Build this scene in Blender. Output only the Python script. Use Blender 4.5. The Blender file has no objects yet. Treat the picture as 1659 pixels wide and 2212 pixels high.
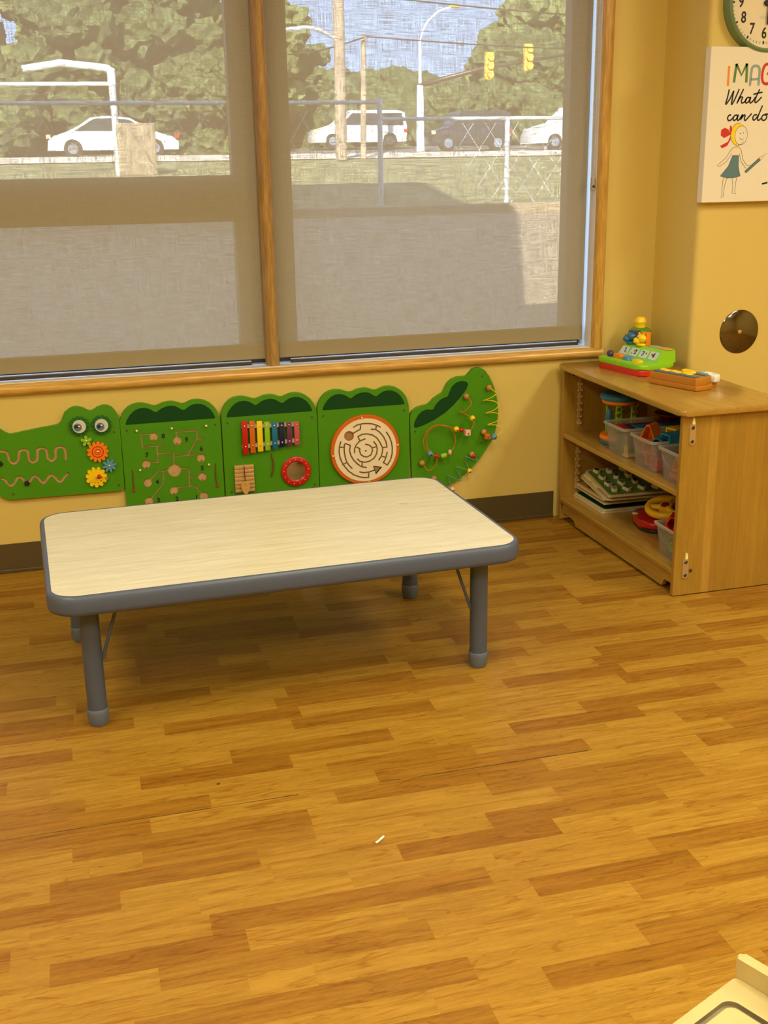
import bpy, bmesh, math, random
import numpy as np
from mathutils import Vector, Matrix
PI = math.pi
random.seed(7)
scene = bpy.context.scene
COL = scene.collection

# ---------------------------------------------------------------- camera
cam_d = bpy.data.cameras.new('camera'); cam = bpy.data.objects.new('camera', cam_d); COL.objects.link(cam)
def cam_axes(yaw, pitch, roll):
    r = Vector((math.cos(yaw), -math.sin(yaw), 0)); f = Vector((math.sin(yaw), math.cos(yaw), 0)); u = Vector((0, 0, 1))
    f2 = math.cos(pitch)*f - math.sin(pitch)*u; u2 = math.cos(pitch)*u + math.sin(pitch)*f
    c, s = math.cos(roll), math.sin(roll)
    return c*r + s*u2, -s*r + c*u2, f2
R_, U_, F_ = cam_axes(0.27341532, 0.29902473, -0.01606841)
cam.matrix_world = Matrix(((R_.x, U_.x, -F_.x, 0), (R_.y, U_.y, -F_.y, 0), (R_.z, U_.z, -F_.z, 1.37), (0, 0, 0, 1)))
cam_d.sensor_fit = 'HORIZONTAL'; cam_d.sensor_width = 36; cam_d.lens = 36*2467.74/1659
cam_d.clip_start = 0.05; cam_d.clip_end = 400
scene.camera = cam
# ---------------------------------------------------------------- world, sun, exposure
scene.view_settings.view_transform = 'Standard'; scene.view_settings.look = 'None'
scene.view_settings.gamma = 1; scene.view_settings.use_curve_mapping = False
scene.view_settings.exposure = 0.0
wd = bpy.data.worlds.new('sky'); scene.world = wd; wd.use_nodes = True
nt = wd.node_tree; nt.nodes.clear()
geo = nt.nodes.new('ShaderNodeTexCoord'); sxyz = nt.nodes.new('ShaderNodeSeparateXYZ'); nt.links.new(geo.outputs['Generated'], sxyz.inputs[0])
sky = nt.nodes.new('ShaderNodeValToRGB'); nt.links.new(sxyz.outputs[2], sky.inputs[0])
sky.color_ramp.elements[0].position = .04; sky.color_ramp.elements[0].color = (.62, .92, 1.5, 1)
sky.color_ramp.elements[1].position = .5; sky.color_ramp.elements[1].color = (.44, .66, 1.15, 1)
bg = nt.nodes.new('ShaderNodeBackground'); bg.inputs[1].default_value = 10.5
wo = nt.nodes.new('ShaderNodeOutputWorld')
nt.links.new(sky.outputs[0], bg.inputs[0]); nt.links.new(bg.outputs[0], wo.inputs[0])
sun_d = bpy.data.lights.new('sun', 'SUN'); sun_d.energy = 112; sun_d.angle = 0.009; sun_d.color = (1, .96, .88)
sun = bpy.data.objects.new('sun', sun_d); COL.objects.link(sun)
SUN_DIR = Vector((.374*math.cos(math.radians(30)), .927*math.cos(math.radians(30)), -math.sin(math.radians(30))))
sun.rotation_euler = SUN_DIR.to_track_quat('-Z', 'Y').to_euler(); sun.location = (0, -2, 20)
LIGHT_COL = (1, .91, .64)
LIGHTS = [  # ceiling fixtures x, y, watts
    (-1.3, 1.8, 34), (1.1, 1.6, 32), (-1.3, -.2, 44), (1.1, -.4, 54), (3.2, 1.5, 50), (3.2, -.8, 44)]

# ---------------------------------------------------------------- helpers
def tag(o, label=None, cat=None, group=None, kind=None):
    if label: o['label'] = label
    if cat: o['category'] = cat
    if group: o['group'] = group
    if kind: o['kind'] = kind
    return o
def empty(name, loc, rz=0, label=None, cat=None, group=None):
    o = bpy.data.objects.new(name, None); COL.objects.link(o); o.location = loc; o.rotation_euler = (0, 0, rz)
    o.empty_display_size = .05
    return tag(o, label, cat, group)
def link(name, bm, mats, parent=None, world=True, smooth=False, angle=None):
    me = bpy.data.meshes.new(name)
    bmesh.ops.recalc_face_normals(bm, faces=bm.faces[:])
    bm.to_mesh(me); bm.free()
    for m in (mats if isinstance(mats, (list, tuple)) else [mats]): me.materials.append(m)
    if smooth:
        for p in me.polygons: p.use_smooth = True
        if angle: me.set_sharp_from_angle(angle=math.radians(angle))
    o = bpy.data.objects.new(name, me); COL.objects.link(o)
    if parent is not None:
        o.parent = parent
        if parent.type == 'EMPTY' and world:
            rm = Matrix.Translation(parent.location) @ parent.rotation_euler.to_matrix().to_4x4()
            o.matrix_parent_inverse = rm.inverted()
    return o
def BM(): return bmesh.new()
def box(bm, x0, x1, y0, y1, z0, z1, bev=0, seg=2, mi=0):
    g = bmesh.ops.create_cube(bm, size=1)
    for v in g['verts']:
        v.co = Vector((x0+(v.co.x+.5)*(x1-x0), y0+(v.co.y+.5)*(y1-y0), z0+(v.co.z+.5)*(z1-z0)))
    fs = set(f for v in g['verts'] for f in v.link_faces)
    for f in fs: f.material_index = mi
    if bev:
        es = list(set(e for v in g['verts'] for e in v.link_edges))
        r = bmesh.ops.bevel(bm, geom=es, offset=bev, segments=seg, profile=.5, affect='EDGES')
        for f in r['faces']: f.material_index = mi
        return None
    return g['verts']
def cone(bm, p0, p1, r0, r1=None, seg=24, mi=0, caps=True):
    r1 = r0 if r1 is None else r1
    p0 = Vector(p0); p1 = Vector(p1); d = p1-p0; q = Vector((0, 0, 1)).rotation_difference(d)
    A = [bm.verts.new(p0+q @ Vector((r0*math.cos(2*PI*i/seg), r0*math.sin(2*PI*i/seg), 0))) for i in range(seg)]
    B = [bm.verts.new(p1+q @ Vector((r1*math.cos(2*PI*i/seg), r1*math.sin(2*PI*i/seg), 0))) for i in range(seg)]
    for i in range(seg):
        f = bm.faces.new((A[i], A[(i+1) % seg], B[(i+1) % seg], B[i])); f.material_index = mi
    if caps:
        f = bm.faces.new(A[::-1]); f.material_index = mi
        f = bm.faces.new(B); f.material_index = mi
def ball(bm, c, r, seg=20, sc=(1, 1, 1), mi=0):
    g = bmesh.ops.create_uvsphere(bm, u_segments=seg, v_segments=max(6, seg//2), radius=r)
    for v in g['verts']:
        v.co = Vector((v.co.x*sc[0]+c[0], v.co.y*sc[1]+c[1], v.co.z*sc[2]+c[2]))
        for f in v.link_faces: f.material_index = mi
def lathe(bm, prof, c=(0, 0, 0), seg=32, axis='z', mi=0, caps=True):
    rings = []
    for r, h in prof:
        ring = []
        for i in range(seg):
            a = 2*PI*i/seg; x, y = r*math.cos(a), r*math.sin(a)
            if axis == 'z': p = (c[0]+x, c[1]+y, c[2]+h)
            else: p = (c[0]+x, c[1]-h, c[2]+y)           # axis 'y': h grows toward the room
            ring.append(bm.verts.new(p))
        rings.append(ring)
    for a, b in zip(rings, rings[1:]):
        for i in range(seg):
            f = bm.faces.new((a[i], a[(i+1) % seg], b[(i+1) % seg], b[i])); f.material_index = mi
    for ring in ((rings[0], rings[-1]) if caps else ()):
        try:
            f = bm.faces.new(ring); f.material_index = mi
        except ValueError: pass
def prism(bm, pts, y0, y1, mi=0):
    """outline in x,z extruded along y"""
    a = [bm.verts.new((p[0], y0, p[1])) for p in pts]; b = [bm.verts.new((p[0], y1, p[1])) for p in pts]
    f = bm.faces.new(a); f.material_index = mi; f = bm.faces.new(b[::-1]); f.material_index = mi
    n = len(pts)
    for i in range(n):
        f = bm.faces.new((a[i], a[(i+1) % n], b[(i+1) % n], b[i])); f.material_index = mi
def slab(bm, pts, z0, z1, mi=0, bev=0, seg=2):
    """outline in x,y extruded along z"""
    a = [bm.verts.new((p[0], p[1], z0)) for p in pts]; b = [bm.verts.new((p[0], p[1], z1)) for p in pts]
    fa = bm.faces.new(a); fb = bm.faces.new(b[::-1]); n = len(pts)
    for i in range(n): bm.faces.new((a[i], a[(i+1) % n], b[(i+1) % n], b[i])).material_index = mi
    fa.material_index = mi; fb.material_index = mi
    if bev: bmesh.ops.bevel(bm, geom=list(fa.edges)+list(fb.edges), offset=bev, segments=seg, profile=.5, affect='EDGES')
def rrect(x0, x1, y0, y1, r, n=6):
    P = []
    for cx, cy, a0 in ((x1-r, y1-r, 0), (x0+r, y1-r, 90), (x0+r, y0+r, 180), (x1-r, y0+r, 270)):
        for i in range(n+1):
            a = math.radians(a0+90*i/n); P.append((cx+r*math.cos(a), cy+r*math.sin(a)))
    return P
def smooth_path(P, sub=6, closed=False):
    P = [Vector(p) for p in P]; n = len(P); out = []
    rng = range(n) if closed else range(n-1)
    for i in rng:
        p0 = P[(i-1) % n] if (closed or i > 0) else P[0]; p1 = P[i]; p2 = P[(i+1) % n]
        p3 = P[(i+2) % n] if (closed or i+2 < n) else P[-1]
        for k in range(sub):
            t = k/sub
            out.append(.5*((2*p1)+(p2-p0)*t+(2*p0-5*p1+4*p2-p3)*t*t+(3*p1-p0-3*p2+p3)*t**3))
    if not closed: out.append(P[-1])
    return out
def tube(bm, pts, r, seg=8, mi=0, closed=False, radii=None):
    pts = [Vector(p) for p in pts]; n = len(pts); rings = []; nrm = None
    for i in range(n):
        if closed: t = (pts[(i+1) % n]-pts[i-1])
        else: t = pts[min(i+1, n-1)]-pts[max(i-1, 0)]
        if t.length < 1e-9: t = Vector((0, 0, 1))
        t.normalize()
        if nrm is None:
            nrm = t.orthogonal().normalized()
        else:
            nrm = (nrm-t*nrm.dot(t)); nrm = nrm.normalized() if nrm.length > 1e-6 else t.orthogonal().normalized()
        b = t.cross(nrm); rr = radii[i] if radii else r
        rings.append([bm.verts.new(pts[i]+rr*(math.cos(2*PI*k/seg)*nrm+math.sin(2*PI*k/seg)*b)) for k in range(seg)])
    prs = list(zip(rings, rings[1:]))+([(rings[-1], rings[0])] if closed else [])
    for a, b in prs:
        for k in range(seg): bm.faces.new((a[k], a[(k+1) % seg], b[(k+1) % seg], b[k])).material_index = mi
    if not closed:
        bm.faces.new(rings[0][::-1]).material_index = mi; bm.faces.new(rings[-1]).material_index = mi
def ribbon(bm, pts, w, y, mi=0, t=.0006):
    """painted stroke in the x,z plane: a thin raised film of constant width"""
    pts = [Vector((p[0], p[1])) for p in pts]; L = []; Rr = []; n = len(pts)
    for i in range(n):
        d = pts[min(i+1, n-1)]-pts[max(i-1, 0)]
        if d.length < 1e-9: d = Vector((1, 0))
        d.normalize(); q = Vector((-d.y, d.x))
        k = w/2*(.75 if i in (0, n-1) and n > 8 else 1)
        L.append(pts[i]+q*k); Rr.append(pts[i]-q*k)
    a = [[bm.verts.new((p.x, yy, p.y)) for p in S] for S in (L, Rr) for yy in (y,)]
    for i in range(n-1):
        bm.faces.new((a[0][i], a[0][i+1], a[1][i+1], a[1][i])).material_index = mi
def text_mesh(name, s, size, m, parent, loc, world=True, depth=.0004, face='y', rot=None, align='CENTER', sx=1, shear=0, bold=0):
    cu = bpy.data.curves.new(name, 'FONT'); cu.body = s; cu.size = size; cu.align_x = align; cu.align_y = 'CENTER'
    cu.extrude = depth; cu.shear = shear; cu.offset = bold; cu.resolution_u = 4
    t = bpy.data.objects.new('tmp', cu); COL.objects.link(t)
    bpy.context.view_layer.update()
    me = bpy.data.meshes.new_from_object(t.evaluated_get(bpy.context.evaluated_depsgraph_get()))
    bpy.data.objects.remove(t); bpy.data.curves.remove(cu)
    Mx = Matrix.Translation(loc) @ (rot if rot else Matrix.Rotation(PI/2, 4, 'X')) @ Matrix.Scale(sx, 4, (1, 0, 0))
    me.transform(Mx); me.name = name; me.materials.clear(); me.materials.append(m)
    o = bpy.data.objects.new(name, me); COL.objects.link(o); o.parent = parent
    if parent.type == 'EMPTY' and world:
        rm = Matrix.Translation(parent.location) @ parent.rotation_euler.to_matrix().to_4x4()
        o.matrix_parent_inverse = rm.inverted()
    return o

# ---------------------------------------------------------------- materials
def mat(name, col, rough=.5, metal=0, spec=.5, bump=0, bscale=200, var=0, vscale=8, coat=0, alpha=None):
    m = bpy.data.materials.new(name); m.use_nodes = True; N = m.node_tree.nodes; Lk = m.node_tree.links
    b = N['Principled BSDF']; b.inputs['Base Color'].default_value = (*col, 1); b.inputs['Roughness'].default_value = rough
    b.inputs['Metallic'].default_value = metal; b.inputs['Specular IOR Level'].default_value = spec
    if coat: b.inputs['Coat Weight'].default_value = coat; b.inputs['Coat Roughness'].default_value = .15
    tc = N.new('ShaderNodeTexCoord')
    if var:
        n = N.new('ShaderNodeTexNoise'); n.inputs['Scale'].default_value = vscale; n.inputs['Detail'].default_value = 4
        r = N.new('ShaderNodeValToRGB'); Lk.new(tc.outputs['Object'], n.inputs[0]); Lk.new(n.outputs[0], r.inputs[0])
        r.color_ramp.elements[0].position = .3; r.color_ramp.elements[1].position = .7
        r.color_ramp.elements[0].color = (*[c*(1-var) for c in col], 1); r.color_ramp.elements[1].color = (*[min(1, c*(1+var)) for c in col], 1)
        Lk.new(r.outputs[0], b.inputs['Base Color'])
    if bump:
        n = N.new('ShaderNodeTexNoise'); n.inputs['Scale'].default_value = bscale; n.inputs['Detail'].default_value = 3
        bp = N.new('ShaderNodeBump'); bp.inputs['Strength'].default_value = bump; bp.inputs['Distance'].default_value = .002
        Lk.new(tc.outputs['Object'], n.inputs[0]); Lk.new(n.outputs[0], bp.inputs['Height']); Lk.new(bp.outputs[0], b.inputs['Normal'])
    if alpha is not None:
        b.inputs['Alpha'].default_value = alpha
    return m
def wood(name, c0, c1, stretch=(1, 12, 12), scale=4, rough=.4, knots=False, coat=0, contrast=.5):
    m = bpy.data.materials.new(name); m.use_nodes = True; N = m.node_tree.nodes; Lk = m.node_tree.links
    b = N['Principled BSDF']; b.inputs['Roughness'].default_value = rough
    if coat: b.inputs['Coat Weight'].default_value = coat; b.inputs['Coat Roughness'].default_value = .2
    tc = N.new('ShaderNodeTexCoord'); mp = N.new('ShaderNodeMapping'); mp.inputs['Scale'].default_value = stretch
    n = N.new('ShaderNodeTexNoise'); n.inputs['Scale'].default_value = scale; n.inputs['Detail'].default_value = 6; n.inputs['Distortion'].default_value = .8
    n2 = N.new('ShaderNodeTexNoise'); n2.inputs['Scale'].default_value = scale*4; n2.inputs['Detail'].default_value = 3
    r = N.new('ShaderNodeValToRGB'); r.color_ramp.elements[0].position = .5-contrast/2*.6; r.color_ramp.elements[1].position = .5+contrast/2*.6
    r.color_ramp.elements[0].color = (*c0, 1); r.color_ramp.elements[1].color = (*c1, 1)
    mx = N.new('ShaderNodeMath'); mx.operation = 'ADD'; h = N.new('ShaderNodeMath'); h.operation = 'MULTIPLY'; h.inputs[1].default_value = .5
    a = N.new('ShaderNodeMath'); a.operation = 'MULTIPLY'; a.inputs[1].default_value = .5
    Lk.new(tc.outputs['Object'], mp.inputs[0]); Lk.new(mp.outputs[0], n.inputs[0]); Lk.new(mp.outputs[0], n2.inputs[0])
    Lk.new(n.outputs[0], h.inputs[0]); Lk.new(n2.outputs[0], a.inputs[0]); Lk.new(h.outputs[0], mx.inputs[0]); Lk.new(a.outputs[0], mx.inputs[1])
    Lk.new(mx.outputs[0], r.inputs[0]); Lk.new(r.outputs[0], b.inputs['Base Color'])
    return m
M = {}
M['wall'] = mat('painted_wall', (.66, .50, .135), .55, bump=.25, bscale=90, var=.02, vscale=2)
M['ceiling'] = mat('ceiling_tile', (.8, .76, .66), .8)
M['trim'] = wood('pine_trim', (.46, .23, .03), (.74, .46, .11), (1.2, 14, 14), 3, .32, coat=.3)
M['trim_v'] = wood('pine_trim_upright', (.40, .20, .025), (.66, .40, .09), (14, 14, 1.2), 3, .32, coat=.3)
M['mullion'] = wood('oak_mullion', (.24, .13, .03), (.48, .28, .08), (16, 16, 1.5), 3, .45)
M['sill'] = mat('painted_sill', (.80, .81, .82), .3)
M['jamb'] = mat('painted_jamb', (.72, .70, .66), .25)
M['base'] = mat('vinyl_baseboard', (.085, .060, .022), .45)
M['alu'] = mat('bronze_aluminium', (.10, .08, .06), .4, .6)
M['silver'] = mat('silver_rail', (.75, .75, .75), .25, 1)
M['dark'] = mat('dark_track', (.035, .025, .02), .4)
M['maple'] = wood('maple_veneer', (.29, .158, .018), (.39, .225, .033), (12, 12, 1.2), 2.5, .35, coat=.25, contrast=.7)
M['maple_y'] = wood('maple_top', (.32, .175, .026), (.46, .265, .046), (12, 1.2, 12), 2.5, .25, coat=.4, contrast=.7)
M['maple_dk'] = wood('maple_edge', (.36, .19, .06), (.52, .30, .11), (12, 1.5, 12), 3, .35)
M['steel'] = mat('plated_steel', (.75, .68, .55), .3, .9)
M['steel_dk'] = mat('dark_steel', (.12, .1, .08), .35, .8)
M['laminate'] = wood('pale_maple_laminate', (.60, .55, .35), (.83, .79, .58), (1.3, 22, 22), 2.6, .33, contrast=.7)
M['bumper'] = mat('blue_grey_edge_band', (.078, .102, .170), .4)
M['leg'] = mat('blue_grey_leg_paint', (.070, .090, .138), .38)
M['foot'] = mat('blue_grey_plastic_foot', (.115, .145, .21), .45)
M['green'] = mat('grass_green_lacquer', (.065, .26, .004), .42, spec=.35, var=.03)
M['dgreen'] = mat('dark_green_paint', (.005, .055, .010), .5, spec=.2)
M['groove'] = mat('raw_plywood', (.50, .33, .13), .7, var=.12, vscale=60)
M['gwall'] = mat('routed_edge', (.16, .14, .03), .8)
M['hole'] = mat('screw_hole', (.09, .06, .03), .7)
M['cream'] = mat('cream_face', (.83, .72, .52), .45)
M['orange'] = mat('orange_plastic', (.85, .22, .008), .3)
M['dorange'] = mat('burnt_orange_paint', (.62, .13, .008), .4)
M['red'] = mat('red_plastic', (.52, .012, .01), .3)
M['yellow'] = mat('yellow_plastic', (.9, .62, .008), .3)
M['lyellow'] = mat('pale_yellow_plastic', (.85, .78, .35), .35)
M['blue'] = mat('blue_grey_plastic', (.10, .30, .46), .35)
M['navy'] = mat('navy_paint', (.008, .012, .07), .3)
M['teal'] = mat('mid_blue_paint', (.01, .15, .33), .3)
M['purple'] = mat('purple_paint', (.16, .03, .10), .3)
M['pinkp'] = mat('pink_paint', (.58, .08, .12), .3)
M['lime'] = mat('lime_paint', (.27, .52, .02), .35)
M['pinkw'] = mat('pale_pink_bead', (.85, .48, .36), .35)
M['woodball'] = mat('waxed_wood', (.45, .22, .06), .4, var=.15, vscale=50)
M['lwood'] = wood('light_wood', (.48, .28, .09), (.66, .42, .16), (4, 4, 4), 12, .5)
M['white'] = mat('white_plastic', (.85, .83, .78), .35)
M['black'] = mat('black_plastic', (.012, .011, .01), .35)
M['grey'] = mat('grey_felt', (.42, .42, .40), .8)
M['cord'] = mat('dark_red_cord', (.20, .03, .015), .8)
M['eyewhite'] = mat('eye_white', (.62, .60, .52), .35)
M['iris'] = mat('iris_blue', (.10, .18, .25), .35)
M['pupil'] = mat('pupil_navy', (.012, .025, .07), .35)
M['chrome'] = mat('chrome_screw', (.9, .85, .75), .12, 1)
M['mirror'] = mat('mirror_foil', (.75, .7, .6), .06, 1)
M['canvas'] = mat('canvas_print', (.80, .75, .62), .7, bump=.15, bscale=500)
M['ink'] = mat('black_ink', (.012, .01, .012), .6)
M['inkg'] = mat('green_ink', (.11, .22, .03), .6)
M['inkb'] = mat('blue_grey_ink', (.28, .36, .38), .6)
M['inkr'] = mat('red_ink', (.6, .02, .015), .6)
M['inko'] = mat('orange_ink', (.85, .25, .02), .6)
M['inky'] = mat('yellow_ink', (.9, .66, .01), .6)
M['inkd'] = mat('denim_ink', (.10, .20, .25), .6)
M['clock'] = mat('sage_green_rim', (.15, .24, .11), .35)
M['tgreen'] = mat('toy_green', (.26, .62, .015), .3)
M['tred'] = mat('toy_red', (.58, .03, .01), .3)
M['tbrown'] = mat('toy_brown', (.48, .19, .015), .4)
M['hippo'] = mat('toy_blue', (.03, .15, .27), .3)
M['palegreen'] = mat('puzzle_green', (.10, .20, .02), .5)
M['board'] = mat('pale_board', (.62, .52, .32), .6)
M['rail_k'] = mat('pale_plywood', (.50, .40, .17), .45, var=.16, vscale=9)
M['grooveg'] = mat('grey_groove', (.24, .19, .10), .6, var=.2, vscale=30)
M['floor_seam'] = mat('open_seam', (.03, .018, .008), .8)

M['dgreen2'] = mat('dark_green_plastic', (.008, .13, .02), .3)
M['lwood2'] = mat('pale_paddle_wood', (.58, .34, .09), .5, var=.08, vscale=40)
M['groove2'] = mat('routed_mdf', (.34, .21, .07), .8)
M['knobw'] = mat('cream_knob', (.85, .68, .38), .35)
M['wireb'] = mat('blue_grey_wire', (.12, .26, .26), .35)
M['cream2'] = mat('clock_dial', (.80, .70, .50), .45)
M['brushed'] = mat('brushed_steel', (.20, .18, .155), .12, 1)

M['card'] = mat('pale_blue_card', (.55, .68, .66), .4)
M['stick'] = mat('orange_sticker', (.75, .42, .12), .4, var=.4, vscale=80)
M['stick2'] = mat('grey_sticker', (.4, .42, .38), .4, var=.4, vscale=80)
M['tpurple'] = mat('toy_purple', (.07, .04, .13), .3)
M['tblue'] = mat('toy_denim_blue', (.10, .17, .26), .4)
M['tblue2'] = mat('block_blue', (.02, .20, .36), .35)
M['coral'] = mat('coral_plastic', (.75, .16, .09), .4)
M['sagegrey'] = mat('sage_grey_plastic', (.20, .24, .15), .5)
M['slate'] = mat('slate_plastic', (.07, .08, .08), .5)
M['toyblue'] = mat('tower_blue', (.03, .18, .33), .3)
M['dred'] = mat('dark_red_plastic', (.22, .01, .01), .35)
M['dorange2'] = mat('rust_plastic', (.35, .08, .01), .35)
M['olive'] = mat('olive_plastic', (.10, .14, .02), .4)
M['ochre'] = mat('ochre_print', (.55, .30, .02), .5)
M['piece'] = mat('pale_piece_edge', (.62, .60, .48), .6)
M['tred2'] = mat('dashboard_red', (.45, .008, .008), .25)
M['yellow2'] = mat('wheel_yellow', (.80, .46, .008), .3)

M['paleconc'] = mat('pale_pavement', (.62, .56, .46), .9, var=.1, vscale=2)
M['peg'] = mat('tan_peg', (.55, .44, .26), .5)
M['galv2'] = mat('white_painted_steel', (.7, .78, .82), .4)
M['bark2'] = mat('tree_bark', (.12, .09, .06), .9, var=.2, vscale=3)

def translucent(name, col, alpha, rough=.3, gl=.05):
    m = bpy.data.materials.new(name); m.use_nodes = True; N = m.node_tree.nodes; Lk = m.node_tree.links; N.clear()
    t = N.new('ShaderNodeBsdfTransparent'); t.inputs[0].default_value = (*[.6+.4*c for c in col], 1)
    d = N.new('ShaderNodeBsdfDiffuse'); d.inputs[0].default_value = (*col, 1)
    tr = N.new('ShaderNodeBsdfTranslucent'); tr.inputs[0].default_value = (*col, 1)
    g = N.new('ShaderNodeBsdfGlossy'); g.inputs['Roughness'].default_value = rough
    m1 = N.new('ShaderNodeMixShader'); m1.inputs[0].default_value = .4; Lk.new(d.outputs[0], m1.inputs[1]); Lk.new(tr.outputs[0], m1.inputs[2])
    m2 = N.new('ShaderNodeMixShader'); m2.inputs[0].default_value = alpha; Lk.new(t.outputs[0], m2.inputs[1]); Lk.new(m1.outputs[0], m2.inputs[2])
    m3 = N.new('ShaderNodeMixShader'); m3.inputs[0].default_value = gl; Lk.new(m2.outputs[0], m3.inputs[1]); Lk.new(g.outputs[0], m3.inputs[2])
    o = N.new('ShaderNodeOutputMaterial'); Lk.new(m3.outputs[0], o.inputs[0])
    return m
M['bin'] = translucent('frosted_plastic', (.80, .78, .70), .20)
M['binrim'] = translucent('frosted_rim', (.85, .80, .70), .45)
M['clear'] = translucent('clear_plastic', (1, 1, 1), .0, .08, .006)
M['glass'] = translucent('window_glass', (.9, .95, .92), .01, .03)
# laminated maple: boards of slightly different tone side by side
m = wood('laminated_maple', (.29, .158, .018), (.39, .225, .033), (12, 12, 1.2), 2.5, .33, coat=.25, contrast=.7)
N = m.node_tree.nodes; Lk = m.node_tree.links; b = N['Principled BSDF']
src = b.inputs['Base Color'].links[0].from_socket; tc = N.new('ShaderNodeTexCoord'); sx = N.new('ShaderNodeSeparateXYZ'); Lk.new(tc.outputs['Object'], sx.inputs[0])
mr = N.new('ShaderNodeMapRange'); mr.inputs[1].default_value = 1.829; mr.inputs[2].default_value = 2.195; Lk.new(sx.outputs[0], mr.inputs[0])
cr = N.new('ShaderNodeValToRGB'); cr.color_ramp.interpolation = 'CONSTANT'; e = cr.color_ramp.elements
e[0].position = 0; e[0].color = (1.0, 1.0, 1.0, 1); e[1].position = .27; e[1].color = (1.22, 1.25, 1.5, 1)
for p_, c_ in ((.35, (.95, .93, .88)), (.62, (1.04, 1.02, 1.0)), (.80, (.96, .95, .9))): q = e.new(p_); q.color = (*c_, 1)
Lk.new(mr.outputs[0], cr.inputs[0]); mm = N.new('ShaderNodeMix'); mm.data_type = 'RGBA'; mm.blend_type = 'MULTIPLY'; mm.inputs[0].default_value = 1
Lk.new(src, mm.inputs[6]); Lk.new(cr.outputs[0], mm.inputs[7]); Lk.new(mm.outputs[2], b.inputs['Base Color']); M['maple_s'] = m
# woven solar shade: open weave lets part of the view through
m = bpy.data.materials.new('solar_shade'); m.use_nodes = True; N = m.node_tree.nodes; Lk = m.node_tree.links; N.clear()
tc = N.new('ShaderNodeTexCoord')
def stripes(sc):
    mp = N.new('ShaderNodeMapping'); mp.inputs['Scale'].default_value = sc; n = N.new('ShaderNodeTexNoise')
    n.inputs['Scale'].default_value = 1; n.inputs['Detail'].default_value = 3
    Lk.new(tc.outputs['Object'], mp.inputs[0]); Lk.new(mp.outputs[0], n.inputs[0]); return n.outputs[0]
sa = stripes((480, 1, 14)); sb = stripes((14, 1, 420))
ad = N.new('ShaderNodeMath'); ad.operation = 'ADD'; Lk.new(sa, ad.inputs[0]); Lk.new(sb, ad.inputs[1])
mr = N.new('ShaderNodeMapRange'); mr.inputs[1].default_value = .7; mr.inputs[2].default_value = 1.3; mr.inputs[3].default_value = .885; mr.inputs[4].default_value = .995
Lk.new(ad.outputs[0], mr.inputs[0])
t = N.new('ShaderNodeBsdfTransparent'); t.inputs[0].default_value = (1, .98, .96, 1)
d = N.new('ShaderNodeBsdfDiffuse'); d.inputs[0].default_value = (.35, .31, .22, 1)
tr = N.new('ShaderNodeBsdfTranslucent'); tr.inputs[0].default_value = (.36, .33, .27, 1)
m1 = N.new('ShaderNodeMixShader'); m1.inputs[0].default_value = .045; Lk.new(d.outputs[0], m1.inputs[1]); Lk.new(tr.outputs[0], m1.inputs[2])
m2 = N.new('ShaderNodeMixShader'); Lk.new(mr.outputs[0], m2.inputs[0]); Lk.new(t.outputs[0], m2.inputs[1]); Lk.new(m1.outputs[0], m2.inputs[2])
o = N.new('ShaderNodeOutputMaterial'); Lk.new(m2.outputs[0], o.inputs[0]); M['shade'] = m
M['hem'] = mat('shade_hem', (.30, .25, .15), .8, bump=.3, bscale=700)
# floor planks: each plank face carries its own tone; grain from noise stretched along the plank
m = bpy.data.materials.new('plank_vinyl'); m.use_nodes = True; N = m.node_tree.nodes; Lk = m.node_tree.links
b = N['Principled BSDF']; b.inputs['Roughness'].default_value = .42; b.inputs['Specular IOR Level'].default_value = .22
at = N.new('ShaderNodeAttribute'); at.attribute_name = 'plank'
sp = N.new('ShaderNodeSeparateColor'); Lk.new(at.outputs[0], sp.inputs[0])
tc = N.new('ShaderNodeTexCoord'); cb = N.new('ShaderNodeCombineXYZ'); ml = N.new('ShaderNodeMath'); ml.operation = 'MULTIPLY'; ml.inputs[1].default_value = 37
Lk.new(sp.outputs[1], ml.inputs[0]); Lk.new(ml.outputs[0], cb.inputs[2])
va = N.new('ShaderNodeVectorMath'); va.operation = 'ADD'; Lk.new(tc.outputs['Object'], va.inputs[0]); Lk.new(cb.outputs[0], va.inputs[1])
def gn(sc, detail, dist, scale=1):
    mp = N.new('ShaderNodeMapping'); mp.inputs['Scale'].default_value = sc; n = N.new('ShaderNodeTexNoise')
    n.inputs['Scale'].default_value = scale; n.inputs['Detail'].default_value = detail; n.inputs['Distortion'].default_value = dist
    Lk.new(va.outputs[0], mp.inputs[0]); Lk.new(mp.outputs[0], n.inputs[0]); return n.outputs[0]
g1 = gn((5, 70, 1), 5, 1.0); g2 = gn((32, 230, 1), 4, .6); g3 = gn((2.4, 24, 1), 2, 1.6)
rl = N.new('ShaderNodeValToRGB'); rl.color_ramp.elements[0].position = .36; rl.color_ramp.elements[1].position = .60
rl.color_ramp.elements[0].color = (.285, .142, .013, 1); rl.color_ramp.elements[1].color = (.43, .238, .030, 1)
rd = N.new('ShaderNodeValToRGB'); rd.color_ramp.elements[0].position = .36; rd.color_ramp.elements[1].position = .60
rd.color_ramp.elements[0].color = (.19, .076, .007, 1); rd.color_ramp.elements[1].color = (.325, .150, .014, 1)
def mth(op, a, b_):
    q = N.new('ShaderNodeMath'); q.operation = op
    for i, v in enumerate((a, b_)):
        if isinstance(v, (int, float)): q.inputs[i].default_value = v
        else: Lk.new(v, q.inputs[i])
    return q.outputs[0]
g4 = gn((70, 330, 1), 2, .2)
gm = mth('ADD', mth('ADD', mth('MULTIPLY', g1, .42), mth('MULTIPLY', g4, .16)), mth('ADD', mth('MULTIPLY', g2, .22), mth('MULTIPLY', g3, .20)))
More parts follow.
